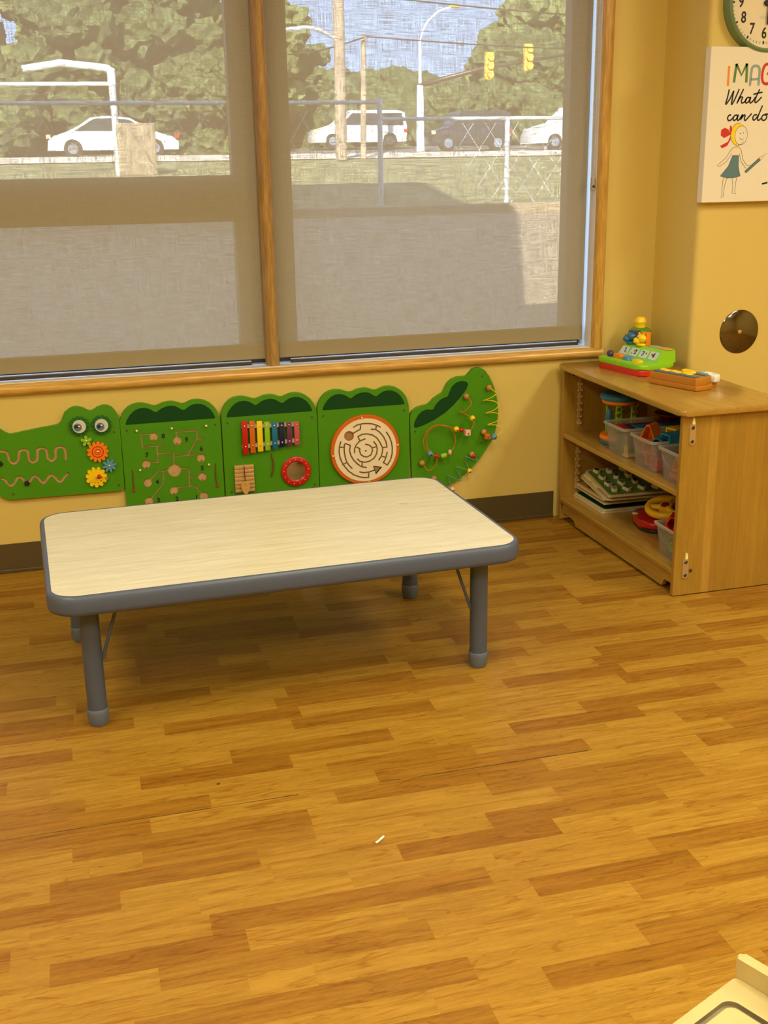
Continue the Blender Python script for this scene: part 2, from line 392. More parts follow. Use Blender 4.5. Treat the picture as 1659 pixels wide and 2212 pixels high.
Lk.new(gm, rl.inputs[0]); Lk.new(gm, rd.inputs[0])
mx = N.new('ShaderNodeMix'); mx.data_type = 'RGBA'; Lk.new(sp.outputs[0], mx.inputs[0]); Lk.new(rl.outputs[0], mx.inputs[6]); Lk.new(rd.outputs[0], mx.inputs[7])
vn = mth('ABSOLUTE', mth('SUBTRACT', g3, .47), 0); vr = N.new('ShaderNodeValToRGB'); vr.color_ramp.elements[0].position = 0; vr.color_ramp.elements[1].position = .024; vr.color_ramp.elements[0].color = (.80, .66, .45, 1); vr.color_ramp.elements[1].color = (1, 1, 1, 1)
Lk.new(vn, vr.inputs[0]); vm = N.new('ShaderNodeMix'); vm.data_type = 'RGBA'; vm.blend_type = 'MULTIPLY'; vm.inputs[0].default_value = 1
Lk.new(mx.outputs[2], vm.inputs[6]); Lk.new(vr.outputs[0], vm.inputs[7])
Lk.new(vm.outputs[2], b.inputs['Base Color'])
bp = N.new('ShaderNodeBump'); bp.inputs['Strength'].default_value = .12; bp.inputs['Distance'].default_value = .001; Lk.new(g2, bp.inputs['Height']); Lk.new(bp.outputs[0], b.inputs['Normal'])
M['floor'] = m
M['grass'] = mat('lawn', (.22, .215, .095), .9, var=.3, vscale=1.2)
M['asphalt'] = mat('asphalt', (.16, .15, .14), .9, var=.1, vscale=3)
M['concrete'] = mat('concrete', (.27, .215, .145), .9, var=.12, vscale=6)
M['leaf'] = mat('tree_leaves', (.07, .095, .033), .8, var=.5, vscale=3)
M['leaf2'] = mat('sunlit_leaves', (.125, .155, .055), .8, var=.5, vscale=1.8)  # lighter copy of the leaf colour, sunlight put into the tone
M['bark'] = mat('weathered_pole', (.34, .27, .2), .9, var=.2, vscale=3)
M['galv'] = mat('galvanised_steel', (.55, .6, .63), .4, .3)
M['carwhite'] = mat('white_car_paint', (.8, .82, .85), .25)
M['cardark'] = mat('dark_car_paint', (.03, .035, .05), .25)
M['carglass'] = mat('dark_car_glass', (.03, .04, .05), .1)
M['rubber'] = mat('tyre_rubber', (.02, .02, .02), .8)
M['sigyel'] = mat('signal_housing', (.75, .5, .06), .5)
M['brick'] = mat('exterior_masonry', (.4, .3, .24), .9)

# measured outlines of the crocodile panels (metres on the wall: x, z)
D={
'head_outline':[(-0.3301,0.5211),(-0.3058,0.538),(-0.2854,0.5418),(-0.2609,0.5372),(-0.2394,0.5269),(-0.2253,0.5177),(-0.2114,0.5063),(-0.1995,0.4994),(-0.1868,0.499),(-0.1507,0.5043),(-0.0987,0.5117),(-0.0467,0.5175),(-0.0334,0.5205),(-0.0249,0.5287),(-0.0185,0.5418),(-0.0091,0.5589),(0.005,0.5709),(0.0211,0.5774),(0.0367,0.5773),(0.0518,0.5716),(0.0666,0.562),(0.0768,0.5591),(0.0876,0.5632),(0.1042,0.5724),(0.1202,0.5762),(0.1358,0.5742),(0.1508,0.5644),(0.1627,0.5483),(0.1691,0.5291),(0.1706,0.5151),(0.1685,0.284),(0.1665,0.2733),(0.1584,0.2669),(0.1152,0.2666),(-0.0708,0.268),(-0.2113,0.2687),(-0.229,0.2718),(-0.2412,0.2786),(-0.2506,0.2865),(-0.2693,0.3022),(-0.3099,0.3255),(-0.3449,0.3508),(-0.3438,0.4465)],
'head_strokes':[[(-0.2692,0.4403),(-0.2694,0.4156),(-0.2519,0.4141),(-0.2467,0.4384),(-0.2285,0.4418),(-0.2114,0.4354),(-0.2068,0.4075),(-0.1928,0.3953),(-0.1774,0.4077),(-0.172,0.4348),(-0.1572,0.4413),(-0.144,0.4325),(-0.1425,0.4047),(-0.1311,0.3949),(-0.1162,0.4025),(-0.1115,0.4358),(-0.0954,0.4417),(-0.0821,0.4323),(-0.0804,0.405),(-0.0677,0.3947),(-0.0544,0.4055),(-0.0516,0.4344),(-0.0359,0.4409),(-0.0215,0.4328),(-0.021,0.3965)],[(-0.239,0.3454),(-0.2292,0.3417),(-0.2207,0.3256),(-0.2086,0.3189),(-0.1972,0.329),(-0.1852,0.3455),(-0.1726,0.3429),(-0.1593,0.3213),(-0.1456,0.3293),(-0.1336,0.345),(-0.121,0.3411),(-0.1121,0.3268),(-0.1012,0.3182),(-0.0881,0.3325),(-0.0765,0.3446),(-0.0642,0.3359),(-0.0527,0.3194),(-0.0421,0.3204),(-0.0304,0.3335),(-0.0194,0.3446)]],
'h_eyeL':(0.0338,0.5112),
'h_eyeR':(0.1082,0.5094),
'h_iL':(0.0284,0.5089),
'h_iR':(0.1037,0.5059),
'h_pL':(0.0234,0.5121),
'h_pR':(0.099,0.5068),
'h_fl':(0.0528,0.4578),
'h_og':(0.0879,0.4158),
'h_bg':(0.1234,0.3635),
'h_yg':(0.0753,0.3253),
'h_rk':(0.0846,0.3316),
'h_pg':(0.1101,0.3174),
'h_sl':(-0.1579,0.3226),
'h_sl2':(-0.2375,0.3991),
'h_holes':[(0.149,0.4787),(0.1493,0.2872),(-0.2067,0.2879)],
'h_dots':[(0.0954,0.3238,0.003),(0.0898,0.3121,0.0027),(0.0794,0.3054,0.0023),(0.0691,0.3058,0.002),(0.0608,0.3091,0.0015),(0.056,0.3146,0.001)],
'body_top':[(0.8744,0.5136),(0.8766,0.5236),(0.8827,0.5368),(0.8923,0.5508),(0.9053,0.5635),(0.9215,0.5714),(0.9399,0.5746),(0.9583,0.5736),(0.9743,0.5689),(0.988,0.5634),(0.9983,0.5611),(1.0088,0.5631),(1.0251,0.5699),(1.0414,0.5729),(1.0577,0.573),(1.0739,0.5689),(1.0855,0.5636),(1.0936,0.5619),(1.1019,0.5629),(1.116,0.569),(1.1325,0.5736),(1.1513,0.5735),(1.1701,0.5688),(1.1865,0.5596),(1.2006,0.5472),(1.2123,0.5291),(1.2193,0.5101),(1.2222,0.4894),(1.2229,0.4685)],
'body_patch':[(0.8931,0.5042),(0.8957,0.5132),(0.9018,0.5241),(0.9113,0.537),(0.9255,0.5496),(0.9417,0.5564),(0.9578,0.5576),(0.9739,0.5542),(0.9875,0.5464),(0.9955,0.5406),(1.0012,0.5393),(1.0071,0.5428),(1.02,0.551),(1.0364,0.5567),(1.0527,0.5583),(1.069,0.5551),(1.0828,0.5466),(1.0921,0.5407),(1.0991,0.5402),(1.1086,0.5471),(1.1228,0.5553),(1.1393,0.5587),(1.1558,0.5576),(1.1722,0.5507),(1.1886,0.5369),(1.1991,0.5212),(1.2049,0.5069),(1.2044,0.5023),(1.1977,0.5017),(1.0259,0.5019),(0.901,0.5014),(0.8953,0.5014)],
'b2x':0.1715,
'b_holes':[(0.8953,0.4799),(1.203,0.4785)],
'b_holes2':[(0.5459,0.2241),(0.8551,0.2241)],
'm_strokes':[[(0.2845,0.4618),(0.2407,0.464),(0.2418,0.4181),(0.3174,0.4179)],[(0.2915,0.414),(0.2932,0.3577),(0.2642,0.3602)],[(0.2956,0.3905),(0.3483,0.3897),(0.3473,0.3407)],[(0.3496,0.3737),(0.3982,0.3757),(0.4326,0.3753)],[(0.3982,0.3757),(0.4337,0.4292),(0.4357,0.4619),(0.3627,0.4628),(0.364,0.447)],[(0.4338,0.4316),(0.4576,0.4321)],[(0.3714,0.3287),(0.3985,0.3264),(0.3978,0.2605)],[(0.4,0.294),(0.4309,0.2912)],[(0.3978,0.2605),(0.3489,0.26),(0.3403,0.2496)],[(0.3978,0.2605),(0.4158,0.2601),(0.439,0.2278)],[(0.3262,0.3253),(0.2909,0.326),(0.2583,0.2969)],[(0.3084,0.3244),(0.3064,0.2789),(0.2603,0.2298)]],
'm_circ':[(0.2837,0.451,0.015),(0.2504,0.3546,0.0156),(0.3478,0.3234,0.0235),(0.4444,0.3607,0.0154),(0.3646,0.4311,0.0157),(0.4448,0.2907,0.0158),(0.3403,0.2496,0.0156),(0.4451,0.2184,0.0154),(0.2509,0.2865,0.0156),(0.25,0.2183,0.0155)],
'm_digits':[('8',0.3159,0.4515),('9',0.3967,0.4322),('7',0.2546,0.3879),('6',0.4465,0.395),('5',0.4457,0.3239),('4',0.2839,0.2871),('3',0.2831,0.2188),('2',0.3488,0.2175),('1',0.4183,0.2172)],
'm_beads':[(0.2834,0.4401),(0.3634,0.4215),(0.2505,0.3431),(0.4447,0.3508),(0.4441,0.28),(0.3395,0.2379),(0.4445,0.2076),(0.247,0.2086),(0.2528,0.208)],
'm_knobs':[(0.2257,0.4791),(0.347,0.4786),(0.468,0.4782),(0.2267,0.3371),(0.4692,0.3363)],
'm_cover':[(0.2181,0.485),(0.4757,0.4832),(0.4777,0.209),(0.2141,0.2093)],
'm_wands':[[(0.2004,3.991,0.3392),(0.2,3.989,0.3128),(0.1999,3.989,0.2883),(0.1991,3.989,0.2661)],[(0.4936,3.991,0.3369),(0.4918,3.989,0.3114),(0.4916,3.989,0.2789),(0.4949,3.989,0.2566)]],
'x_bars':[[(0.5933,0.489),(0.6124,0.488),(0.6128,0.3641),(0.5926,0.3646)],[(0.6213,0.4868),(0.64,0.4859),(0.6374,0.3675),(0.6188,0.3683)],[(0.6454,0.4831),(0.6654,0.4832),(0.668,0.3706),(0.6481,0.3711)],[(0.6731,0.4787),(0.6913,0.4792),(0.6939,0.3723),(0.6752,0.3731)],[(0.7005,0.4766),(0.7196,0.4763),(0.7195,0.3754),(0.7013,0.3757)],[(0.7272,0.4741),(0.7465,0.4735),(0.7468,0.3803),(0.7279,0.3807)],[(0.7548,0.4705),(0.7734,0.4705),(0.7734,0.3824),(0.7559,0.3832)],[(0.7831,0.4703),(0.8017,0.4693),(0.7999,0.3839),(0.7814,0.3847)]],
'x_s1':[(0.6035,0.468),(0.6303,0.4671),(0.6566,0.4643),(0.684,0.4641),(0.7108,0.463),(0.7372,0.4616),(0.7642,0.4614),(0.7917,0.4598)],
'x_s2':[(0.6032,0.3931),(0.6302,0.3945),(0.6567,0.3939),(0.6844,0.3959),(0.7109,0.3973),(0.7374,0.3987),(0.7651,0.4006),(0.7911,0.4015)],
'x_board':[(0.5594,0.3243),(0.6292,0.3213),(0.6301,0.2202),(0.5608,0.2206)],
'x_cord':[(0.5935,3.976,0.3223),(0.5943,3.976,0.2923),(0.5949,3.974,0.265)],
'x_paddle':[(0.5873,0.2654),(0.5956,0.2671),(0.6047,0.2638),(0.6102,0.2561),(0.6104,0.2452),(0.6067,0.2323),(0.6003,0.222),(0.5949,0.2181),(0.5875,0.2232),(0.5811,0.2359),(0.5772,0.2507),(0.5789,0.2602)],
'x_pad_hole':(0.5942,0.2552),
'x_string':[(0.6976,3.99,0.3567),(0.6991,3.987,0.3404),(0.7025,3.986,0.3235),(0.7007,3.986,0.2995),(0.6964,3.987,0.2803),(0.693,3.99,0.2701)],
'x_mirror':(0.7858,0.2833,0.0551,0.0364),
'd_c':(1.0486,0.3435,0.1323,0.1192),
'd_strokes':[[(1.0054,0.434),(1.02,0.441),(1.0388,0.4437),(1.0574,0.4432),(1.0761,0.4401),(1.0925,0.4342),(1.1053,0.4263)],[(1.0317,0.4412),(1.0302,0.424),(1.0054,0.4121),(0.9959,0.4059)],[(1.0913,0.4332),(1.0887,0.4183),(1.0722,0.4203)],[(1.0887,0.4183),(1.1038,0.4067),(1.1177,0.3892),(1.1268,0.3698),(1.1313,0.3483),(1.1146,0.3473),(1.1132,0.331),(1.1081,0.315),(1.0984,0.3012)],[(1.1297,0.4046),(1.1401,0.3874),(1.1482,0.3657),(1.1514,0.3443),(1.1504,0.3208),(1.1448,0.3),(1.1314,0.2787),(1.1156,0.2895),(1.1222,0.2996),(1.1271,0.3133),(1.1314,0.3271)],[(1.1093,0.3149),(1.1235,0.3094)],[(0.9546,0.3815),(0.9495,0.3657),(0.9474,0.3473),(0.9496,0.3261),(0.9561,0.3069),(0.9672,0.2871),(0.9831,0.2669),(1.0016,0.2523),(1.0226,0.2426),(1.0438,0.2378),(1.058,0.2377),(1.0584,0.2567)],[(1.0847,0.265),(1.0727,0.2613),(1.0584,0.2578),(1.0395,0.2572),(1.0242,0.2614)],[(0.9494,0.3622),(0.9668,0.3607)],[(0.9666,0.3503),(0.9683,0.3711),(0.973,0.3742),(0.9903,0.3658),(0.987,0.3463),(0.9916,0.3272),(1.0029,0.3075),(1.0166,0.2922),(1.0305,0.2816),(1.0493,0.2764)],[(0.9666,0.3526),(0.9674,0.3386),(0.9704,0.3197),(0.9758,0.3028),(0.9837,0.2904),(0.9947,0.2784)],[(0.9592,0.2949),(0.9758,0.3028)],[(1.0344,0.2977),(1.0329,0.2814)],[(1.0171,0.311),(1.0263,0.302),(1.045,0.2968),(1.064,0.2999),(1.0808,0.3102),(1.0905,0.3259),(1.0932,0.3444),(1.0899,0.3588),(1.0807,0.3724)],[(1.091,0.3528),(1.0756,0.3501)],[(1.0493,0.3651),(1.0628,0.361),(1.0733,0.3508),(1.0742,0.3366),(1.068,0.3231),(1.0549,0.3167),(1.0408,0.3188),(1.0292,0.3287),(1.0248,0.3431),(1.0269,0.3495),(1.0158,0.3567)],[(1.0059,0.3365),(1.0063,0.3517),(1.0137,0.3674),(1.028,0.3801),(1.0469,0.3856)],[(1.0268,0.3802),(1.0202,0.397),(1.0379,0.4042),(1.0567,0.4039),(1.0753,0.3984),(1.0916,0.3867),(1.1031,0.3694),(1.1111,0.3523),(1.1139,0.3462)]],
'd_start':(0.9865,0.402,0.0181),
'd_tri':[(1.0755,0.2812),(1.111,0.2733),(1.0867,0.2458)],
'd_mid':(1.049,0.3404),
'd_knobs':[(1.0363,0.4666),(1.1722,0.3532),(0.9241,0.3311),(1.0599,0.2191)],
't_outline':[(1.2259,0.4495),(1.2285,0.459),(1.2365,0.473),(1.2536,0.4855),(1.2764,0.4916),(1.2934,0.4923),(1.3049,0.4997),(1.322,0.5164),(1.342,0.5274),(1.3563,0.5333),(1.3634,0.5465),(1.3734,0.5678),(1.3906,0.5831),(1.4135,0.5911),(1.4364,0.5905),(1.4494,0.5915),(1.4594,0.6019),(1.4737,0.616),(1.491,0.6209),(1.5055,0.6195),(1.523,0.6088),(1.5407,0.5842),(1.5557,0.5528),(1.5679,0.5214),(1.5743,0.4852),(1.5773,0.4457),(1.574,0.4035),(1.5671,0.37),(1.5528,0.337),(1.5324,0.3043),(1.5061,0.2693),(1.4709,0.232),(1.4385,0.2061),(1.4032,0.1833),(1.3651,0.1694),(1.3153,0.1539),(1.2338,0.1385)],
't_patch':[(1.2403,0.4152),(1.2433,0.4316),(1.2563,0.4555),(1.2734,0.4708),(1.2934,0.4763),(1.3133,0.4734),(1.319,0.4772),(1.3248,0.4892),(1.342,0.5073),(1.362,0.5169),(1.3735,0.5188),(1.3792,0.5322),(1.3906,0.5562),(1.4078,0.5701),(1.4308,0.5749),(1.4495,0.5701),(1.4554,0.5601),(1.4483,0.5413),(1.4311,0.5203),(1.4023,0.4891),(1.3649,0.4586),(1.3218,0.434),(1.2759,0.4152),(1.2474,0.4085)],
't_holes':[(1.5107,0.5867),(1.2453,0.3945),(1.5108,0.3295)],
't_knobs':[(1.5353,3.984,0.5437),(1.445,3.984,0.5162),(1.2691,3.984,0.2731),(1.3157,3.984,0.2077),(1.469,3.984,0.2901),(1.5167,3.984,0.3743)],
't_wy':[(1.5349,3.974,0.5436),(1.5562,3.962,0.5256),(1.5389,3.962,0.5102),(1.5124,3.98,0.4961),(1.5285,3.98,0.4964),(1.5527,3.967,0.493),(1.5651,3.957,0.4801),(1.5512,3.962,0.462),(1.5217,3.98,0.4466),(1.5465,3.972,0.4492),(1.5691,3.962,0.4439),(1.5746,3.957,0.4306),(1.5607,3.962,0.4165),(1.5311,3.98,0.4015),(1.556,3.972,0.4007),(1.5757,3.962,0.3943),(1.5813,3.957,0.3822),(1.5712,3.957,0.3689),(1.5484,3.957,0.3589),(1.5292,3.962,0.3542),(1.5171,3.977,0.373)],
't_wo':[(1.4441,3.976,0.5169),(1.456,3.957,0.4976),(1.4418,3.957,0.4738),(1.4224,3.967,0.4594),(1.4155,3.98,0.4628),(1.4318,3.977,0.4553),(1.4496,3.962,0.4445),(1.4619,3.952,0.4345),(1.4631,3.947,0.4188),(1.456,3.947,0.4026),(1.4402,3.947,0.3871),(1.4192,3.957,0.3935),(1.3978,3.962,0.3989),(1.3748,3.962,0.4071),(1.3454,3.96,0.4167),(1.3169,3.96,0.4203),(1.2918,3.962,0.408),(1.2753,3.964,0.3853),(1.2695,3.964,0.3579),(1.2765,3.964,0.3322),(1.2943,3.962,0.3129),(1.3195,3.96,0.3015),(1.3462,3.958,0.3011),(1.3713,3.958,0.3125),(1.3879,3.962,0.329),(1.3958,3.964,0.356),(1.3906,3.966,0.384),(1.3754,3.968,0.4043),(1.3517,3.97,0.4155),(1.3208,3.972,0.4147),(1.2951,3.972,0.3986),(1.2836,3.972,0.3745),(1.2814,3.97,0.3528),(1.2871,3.966,0.3336),(1.3042,3.957,0.3119),(1.3197,3.952,0.2949),(1.3155,3.957,0.2715),(1.297,3.962,0.2493),(1.2842,3.967,0.2491),(1.27,3.976,0.2722)],
't_wb':[(1.4668,3.978,0.2917),(1.4771,3.97,0.2799),(1.4875,3.962,0.2653),(1.4566,3.962,0.2808),(1.4353,3.972,0.2873),(1.4427,3.98,0.2662),(1.454,3.97,0.2333),(1.44,3.964,0.2375),(1.4019,3.972,0.2489),(1.4106,3.98,0.2289),(1.4263,3.97,0.1956),(1.4109,3.964,0.1986),(1.3698,3.972,0.2174),(1.3756,3.98,0.1976),(1.3843,3.967,0.1657),(1.3665,3.962,0.1702),(1.3419,3.967,0.1826),(1.3166,3.978,0.2064)],
't_beads':[('yellow','s',1.459,3.952,0.4383,0.0105),('yellow','s',1.3987,3.962,0.3991,0.0108),('red','s',1.4172,3.958,0.3949,0.0085),('pink','c',1.4384,3.95,0.3852,0.021),('blue','s',1.2949,3.962,0.3123,0.0112),('red','f',1.3191,3.959,0.3017,0.011),('green','y',1.3462,3.958,0.3011,0.021),('pink','f',1.3713,3.958,0.3125,0.011),('yellow','s',1.4542,3.968,0.2304,0.0095),('pink','s',1.3848,3.966,0.1637,0.0105),('red','s',1.4727,3.974,0.2856,0.009),('blue','s',1.548,3.956,0.3591,0.012),('orange','c',1.5225,3.964,0.3613,0.02)]}
# ================================================================ ROOM SHELL
YW = 4.01; XL, XR, YB, ZC = -2.4, 5.0, -2.6, 2.7
def struct(name, bm, m, **k):
    o = link(name, bm, m, **k); o['kind'] = 'structure'; return o
# floor: rows of planks along X, slightly out of square with the wall
ROW = .0623; PER = .9165
DARK = {0: [(.7193, 1.0699, 1)], 1: [(.9331, 1.52, .75)], 3: [(.9817, 1.48, .7)], 4: [(.7945, 1.147, 1)], 5: [(1.0867, 1.6419, .9)],
        7: [(.5755, .9258, 1)], 8: [(.7925, 1.208, .85)], 10: [(-.0804, .423, .8)], 11: [(-.42, .0847, .85)], 12: [(-.31, .2215, .8)],
        14: [(.0743, .4287, 1)], 15: [(.2927, .693, .85)], 17: [(-.45, -.0767, .9)], 18: [(1.065, 1.415, 1)], 19: [(1.361, 1.91, .9)],
        21: [(1.767, 2.12, .9)], 22: [(.35, .80, .8)], 24: [(.9, 1.25, .9)], 26: [(1.508, 1.86, .9)], 28: [(.2, .6, .8)]}
bm = BM(); lay = bm.loops.layers.float_color.new('plank')
rr = random.Random(3); ang = math.radians(-.9); piv = (.8, 2.0)
def rot(x, y):
    dx, dy = x-piv[0], y-piv[1]; return (piv[0]+dx*math.cos(ang)-dy*math.sin(ang), piv[1]+dx*math.sin(ang)+dy*math.cos(ang))
for k in range(-66, 45):
    y0 = 1.4968+k*ROW; kk = k
    if k not in DARK: kk = k % 29 if k < 0 or k > 28 else k
    dk = DARK.get(kk, [])
    if not dk and rr.random() < .45:
        s = rr.random()*.6; dk = [(s, s+.36, .6+.3*rr.random())]
    segs = []
    for (a, b_, t) in dk:
        cut = a+PER
        x = b_; light = []
        while x < cut-.05:
            L = min(cut-x, rr.choice((.30, .36, .45))); L = cut-x if cut-x-L < .1 else L
            light.append((x, x+L, rr.choice((0, 0, .08, .16)))); x += L
        segs += [(a, b_, t)]+light
    if not segs:
        x = rr.random()*.5; c0 = x
        while x < c0+PER-.01:
            L = min(c0+PER-x, rr.choice((.3, .42, .5))); L = c0+PER-x if c0+PER-x-L < .1 else L
            segs.append((x, x+L, rr.choice((0, .04, .08, .18)))); x += L
    seeds = [rr.random() for _ in segs]
    n0 = int((XL-.5)//PER)-1
    for n in range(n0, 8):
        for (a, b_, t), sd in zip(segs, seeds):
            xa, xb = a+n*PER, b_+n*PER
            if xb < XL-.25 or xa > XR+.2: continue
            vs = [bm.verts.new((*rot(x, y), 0)) for x, y in ((xa, y0), (xb, y0), (xb, y0+ROW), (xa, y0+ROW))]
            f = bm.faces.new(vs)
            for l in f.loops: l[lay] = (t, sd, 0, 1)
def crack(pts, w):
    for (x0, y0), (x1, y1) in zip(pts, pts[1:]):
        vs = [bm.verts.new((x, y, .0004)) for x, y in ((x0, y0), (x1, y1), (x1, y1+w), (x0, y0+w*.3))]
        bm.faces.new(vs).material_index = 1
crack([(.70, 2.2475), (.80, 2.2452), (.95, 2.2425), (1.05, 2.2415), (1.13, 2.24)], .0028)
crack([(-.24, 2.262), (-.05, 2.259), (.10, 2.2575)], .0016); crack([(.10, 2.257), (.22, 2.2555), (.42, 2.2525)], .0022)
crack([(.46, 2.252), (.66, 2.2485)], .0012); crack([(1.2, 2.239), (1.62, 2.232)], .001)
o = struct('floor', bm, [M['floor'], M['floor_seam']])
# subfloor under the vinyl closes the shell
struct('trim_1', (lambda b: (box(b, XL-.1, XR+.1, YB-.1, YW+.1, -.2, -.012), b)[1])(BM()), M['concrete'])
# window opening
WX0, WX1, WZ0, WZ1 = -1.9, 1.965, .668, 2.45; XC = 2.2155; YP = 3.713
bm = BM()
box(bm, XL-.1, WX0, YW, YW+.2, -.012, ZC); box(bm, WX1, XC+.2, YW, YW+.2, -.012, ZC)
box(bm, WX0, WX1, YW, YW+.2, -.012, WZ0-.02); box(bm, WX0, WX1, YW, YW+.2, WZ1, ZC)
struct('wall_window', bm, M['wall'])
bm = BM()   # projecting pier with a rounded corner
R = .022; pts = [(XR, YW+.2), (XC, YW+.2), (XC, YP+R)]+[(XC+R-R*math.cos(a), YP+R-R*math.sin(a)) for a in [PI/2*i/8 for i in range(1, 9)]]+[(XR, YP)]
slab(bm, pts, -.012, ZC)
struct('wall_pier', bm, M['wall'], smooth=True, angle=30)
bm = BM(); box(bm, XR, XR+.1, YB, YP, -.012, ZC); struct('wall_right', bm, M['wall'])
bm = BM(); box(bm, XL-.1, XL, YB, YW, -.012, ZC); struct('wall_left', bm, M['wall'])
bm = BM(); box(bm, XL-.1, XR+.1, YB-.1, YB, -.012, ZC); struct('wall_back', bm, M['wall'])
bm = BM(); box(bm, XL-.1, XR+.1, YB-.1, YW+.2, ZC, ZC+.06); struct('ceiling', bm, M['ceiling'])
# unseen upper storey, a thin sheet shaped to cast shade on the lawn
bm = BM(); fac = [(-16, 2.8), (1.72, 2.8), (1.72, 8.4), (.965, 9.1), (-.39, 13.6), (-16, 13.6)]
prism(bm, fac, 3.9, 4.2); struct('wall_shade_facade', bm, M['brick'])
bm = BM(); box(bm, -16, 9, -6, 4.25, ZC+.06, 2.8); struct('wall_roof_slab', bm, M['brick'])
bm = BM(); box(bm, -16, XL-.1, 3.9, 4.2, -.3, 2.76); box(bm, XR, 9, 3.9, 4.2, -.3, 2.76); struct('wall_outer', bm, M['brick'])
# baseboards
bm = BM(); box(bm, XL, 1.822, YW-.006, YW, .012, .105); box(bm, XL, 1.822, YW-.012, YW, 0, .014, .003)
struct('baseboard_window', bm, M['base'])
bm = BM(); box(bm, XC, XR, YP-.006, YP, 0, .105, .002); struct('baseboard_pier', bm, M['base'])
# window casing: rounded pine trim
def half_round(bm, a, b_, w0, w1, depth, horizontal):
    """rounded board; w0..w1 across, sticks out by depth"""
    prof = [(0, 0)]+[((math.sin(t)**.6), 1-math.cos(t)) for t in []]
    n = 10; prof = []
    for i in range(n+1):
        u = i/n; prof.append((w0+(w1-w0)*u, YW-.004-depth*(math.sin(PI*u)**.45)))
    prof = [(w0, YW+.004)]+prof+[(w1, YW+.004)]
    A_, B_ = [], []
    for q, y in prof:
        if horizontal: A_.append(bm.verts.new((a, y, q))); B_.append(bm.verts.new((b_, y, q)))
        else: A_.append(bm.verts.new((q, y, a))); B_.append(bm.verts.new((q, y, b_)))
    for i in range(len(prof)-1): bm.faces.new((A_[i], A_[i+1], B_[i+1], B_[i]))
    bm.faces.new(A_); bm.faces.new(B_[::-1])
bm = BM(); half_round(bm, WX0-.05, WX1+.04, .628, .668, .024, True); struct('trim_2', bm, M['trim'], smooth=True, angle=50)
bm = BM(); half_round(bm, .635, WZ1+.05, WX1-.004, WX1+.040, .020, False); struct('trim_3', bm, M['trim_v'], smooth=True, angle=50)
bm = BM(); half_round(bm, .635, WZ1+.05, WX0-.04, WX0+.004, .020, False); struct('trim_4', bm, M['trim_v'], smooth=True, angle=50)
bm = BM(); box(bm, WX0, WX1, YW-.002, YW+.12, .648, .670); struct('trim_5', bm, M['sill'])
bm = BM(); box(bm, WX1-.006, WX1+.02, YW+.0005, YW+.125, .6705, WZ1-.001); box(bm, WX0-.02, WX0+.006, YW+.0005, YW+.125, .6705, WZ1-.001); struct('trim_6', bm, M['jamb'])
# wooden mullion in front of the shades
bm = BM()
prof = [(.728+.025*math.cos(t), 4.055-.045*math.sin(t)) for t in [PI*i/10 for i in range(11)]]
slab(bm, prof, .670, WZ1)
struct('trim_7', bm, M['mullion'], smooth=True, angle=50)
# aluminium window frames behind the shades, with glass
YG = 4.135
def frame(name, x0, x1, panes):
    bm = BM(); xs = (x0, x1)
    zz = [WZ0+.002]+[v for p in panes for v in p[2:]]+[WZ1]
    px0, px1 = panes[0][0], panes[0][1]
    box(bm, x0, px0, YG-.02, YG+.04, .67, WZ1); box(bm, px1, x1, YG-.02, YG+.04, .67, WZ1)
    ed = [.67]
    for p in panes: ed += [p[2], p[3]]
    ed.append(WZ1)
    for i in range(0, len(ed), 2): box(bm, px0, px1, YG-.02, YG+.04, ed[i], ed[i+1])
    f = struct(name, bm, M['alu'])
    for p in panes:
        bm = BM(); box(bm, p[0]-.005, p[1]+.005, YG+.012, YG+.018, p[2]-.005, p[3]+.005)
        g = link('pane', bm, M['glass'], f)
frame('window_1', WX0, .735, [(-1.75, .629, .735, 1.172), (-1.75, .627, 1.327, 2.38)])
frame('window_2', .735, WX1-.006, [(.8355, 1.892, .736, 2.38)])
# ceiling light fixtures
for i, (x, y, p) in enumerate(LIGHTS):
    root = empty('ceiling_light', (x, y, ZC), 0, 'flat ceiling light panel '+('over the left of the low table', 'over the right of the low table', 'behind the viewer on the left', 'nearly above the viewer', 'over the open floor by the pier', 'in the far back right of the room')[i], 'light', 'ceiling light panels')
    bm = BM(); box(bm, x-.3, x+.3, y-.6, y+.6, ZC-.03, ZC-.004, .004); link('frame', bm, M['white'], root)
    ld = bpy.data.lights.new('lamp', 'AREA'); ld.shape = 'RECTANGLE'; ld.size = .55; ld.size_y = 1.15; ld.energy = p; ld.color = LIGHT_COL
    lo = bpy.data.objects.new('lamp', ld); COL.objects.link(lo); lo.parent = root; lo.location = (0, 0, -.035)

# ================================================================ ROLLER SHADES
def shade(x0, x1, zb, label):
    root = empty('roller_shade', ((x0+x1)/2, 4.06, zb), 0, label, 'window shade')
    y = 4.062
    bm = BM(); nx = 24; nz = 8
    rows = [[bm.verts.new((x0+(x1-x0)*i/nx, y+.0015*math.sin(i*.9)*math.sin(j*.7), zb+.055+(2.40-zb-.055)*j/nz)) for i in range(nx+1)] for j in range(nz+1)]
    for j in range(nz):
        for i in range(nx): bm.faces.new((rows[j][i], rows[j][i+1], rows[j+1][i+1], rows[j+1][i]))
    link('shade_cloth', bm, M['shade'], root, smooth=True)
    bm = BM(); box(bm, x0, x1, y-.006, y+.006, zb, zb+.056, .004); link('hem_bar', bm, M['hem'], root)
    bm = BM(); cone(bm, (x0, y, 2.42), (x1, y, 2.42), .025); link('roller_tube', bm, M['silver'], root)
shade(-1.86, .712, .692, 'taupe mesh roller shade left of the oak mullion')
shade(.755, 1.948, .692, 'taupe mesh roller shade between the oak mullion and right trim')
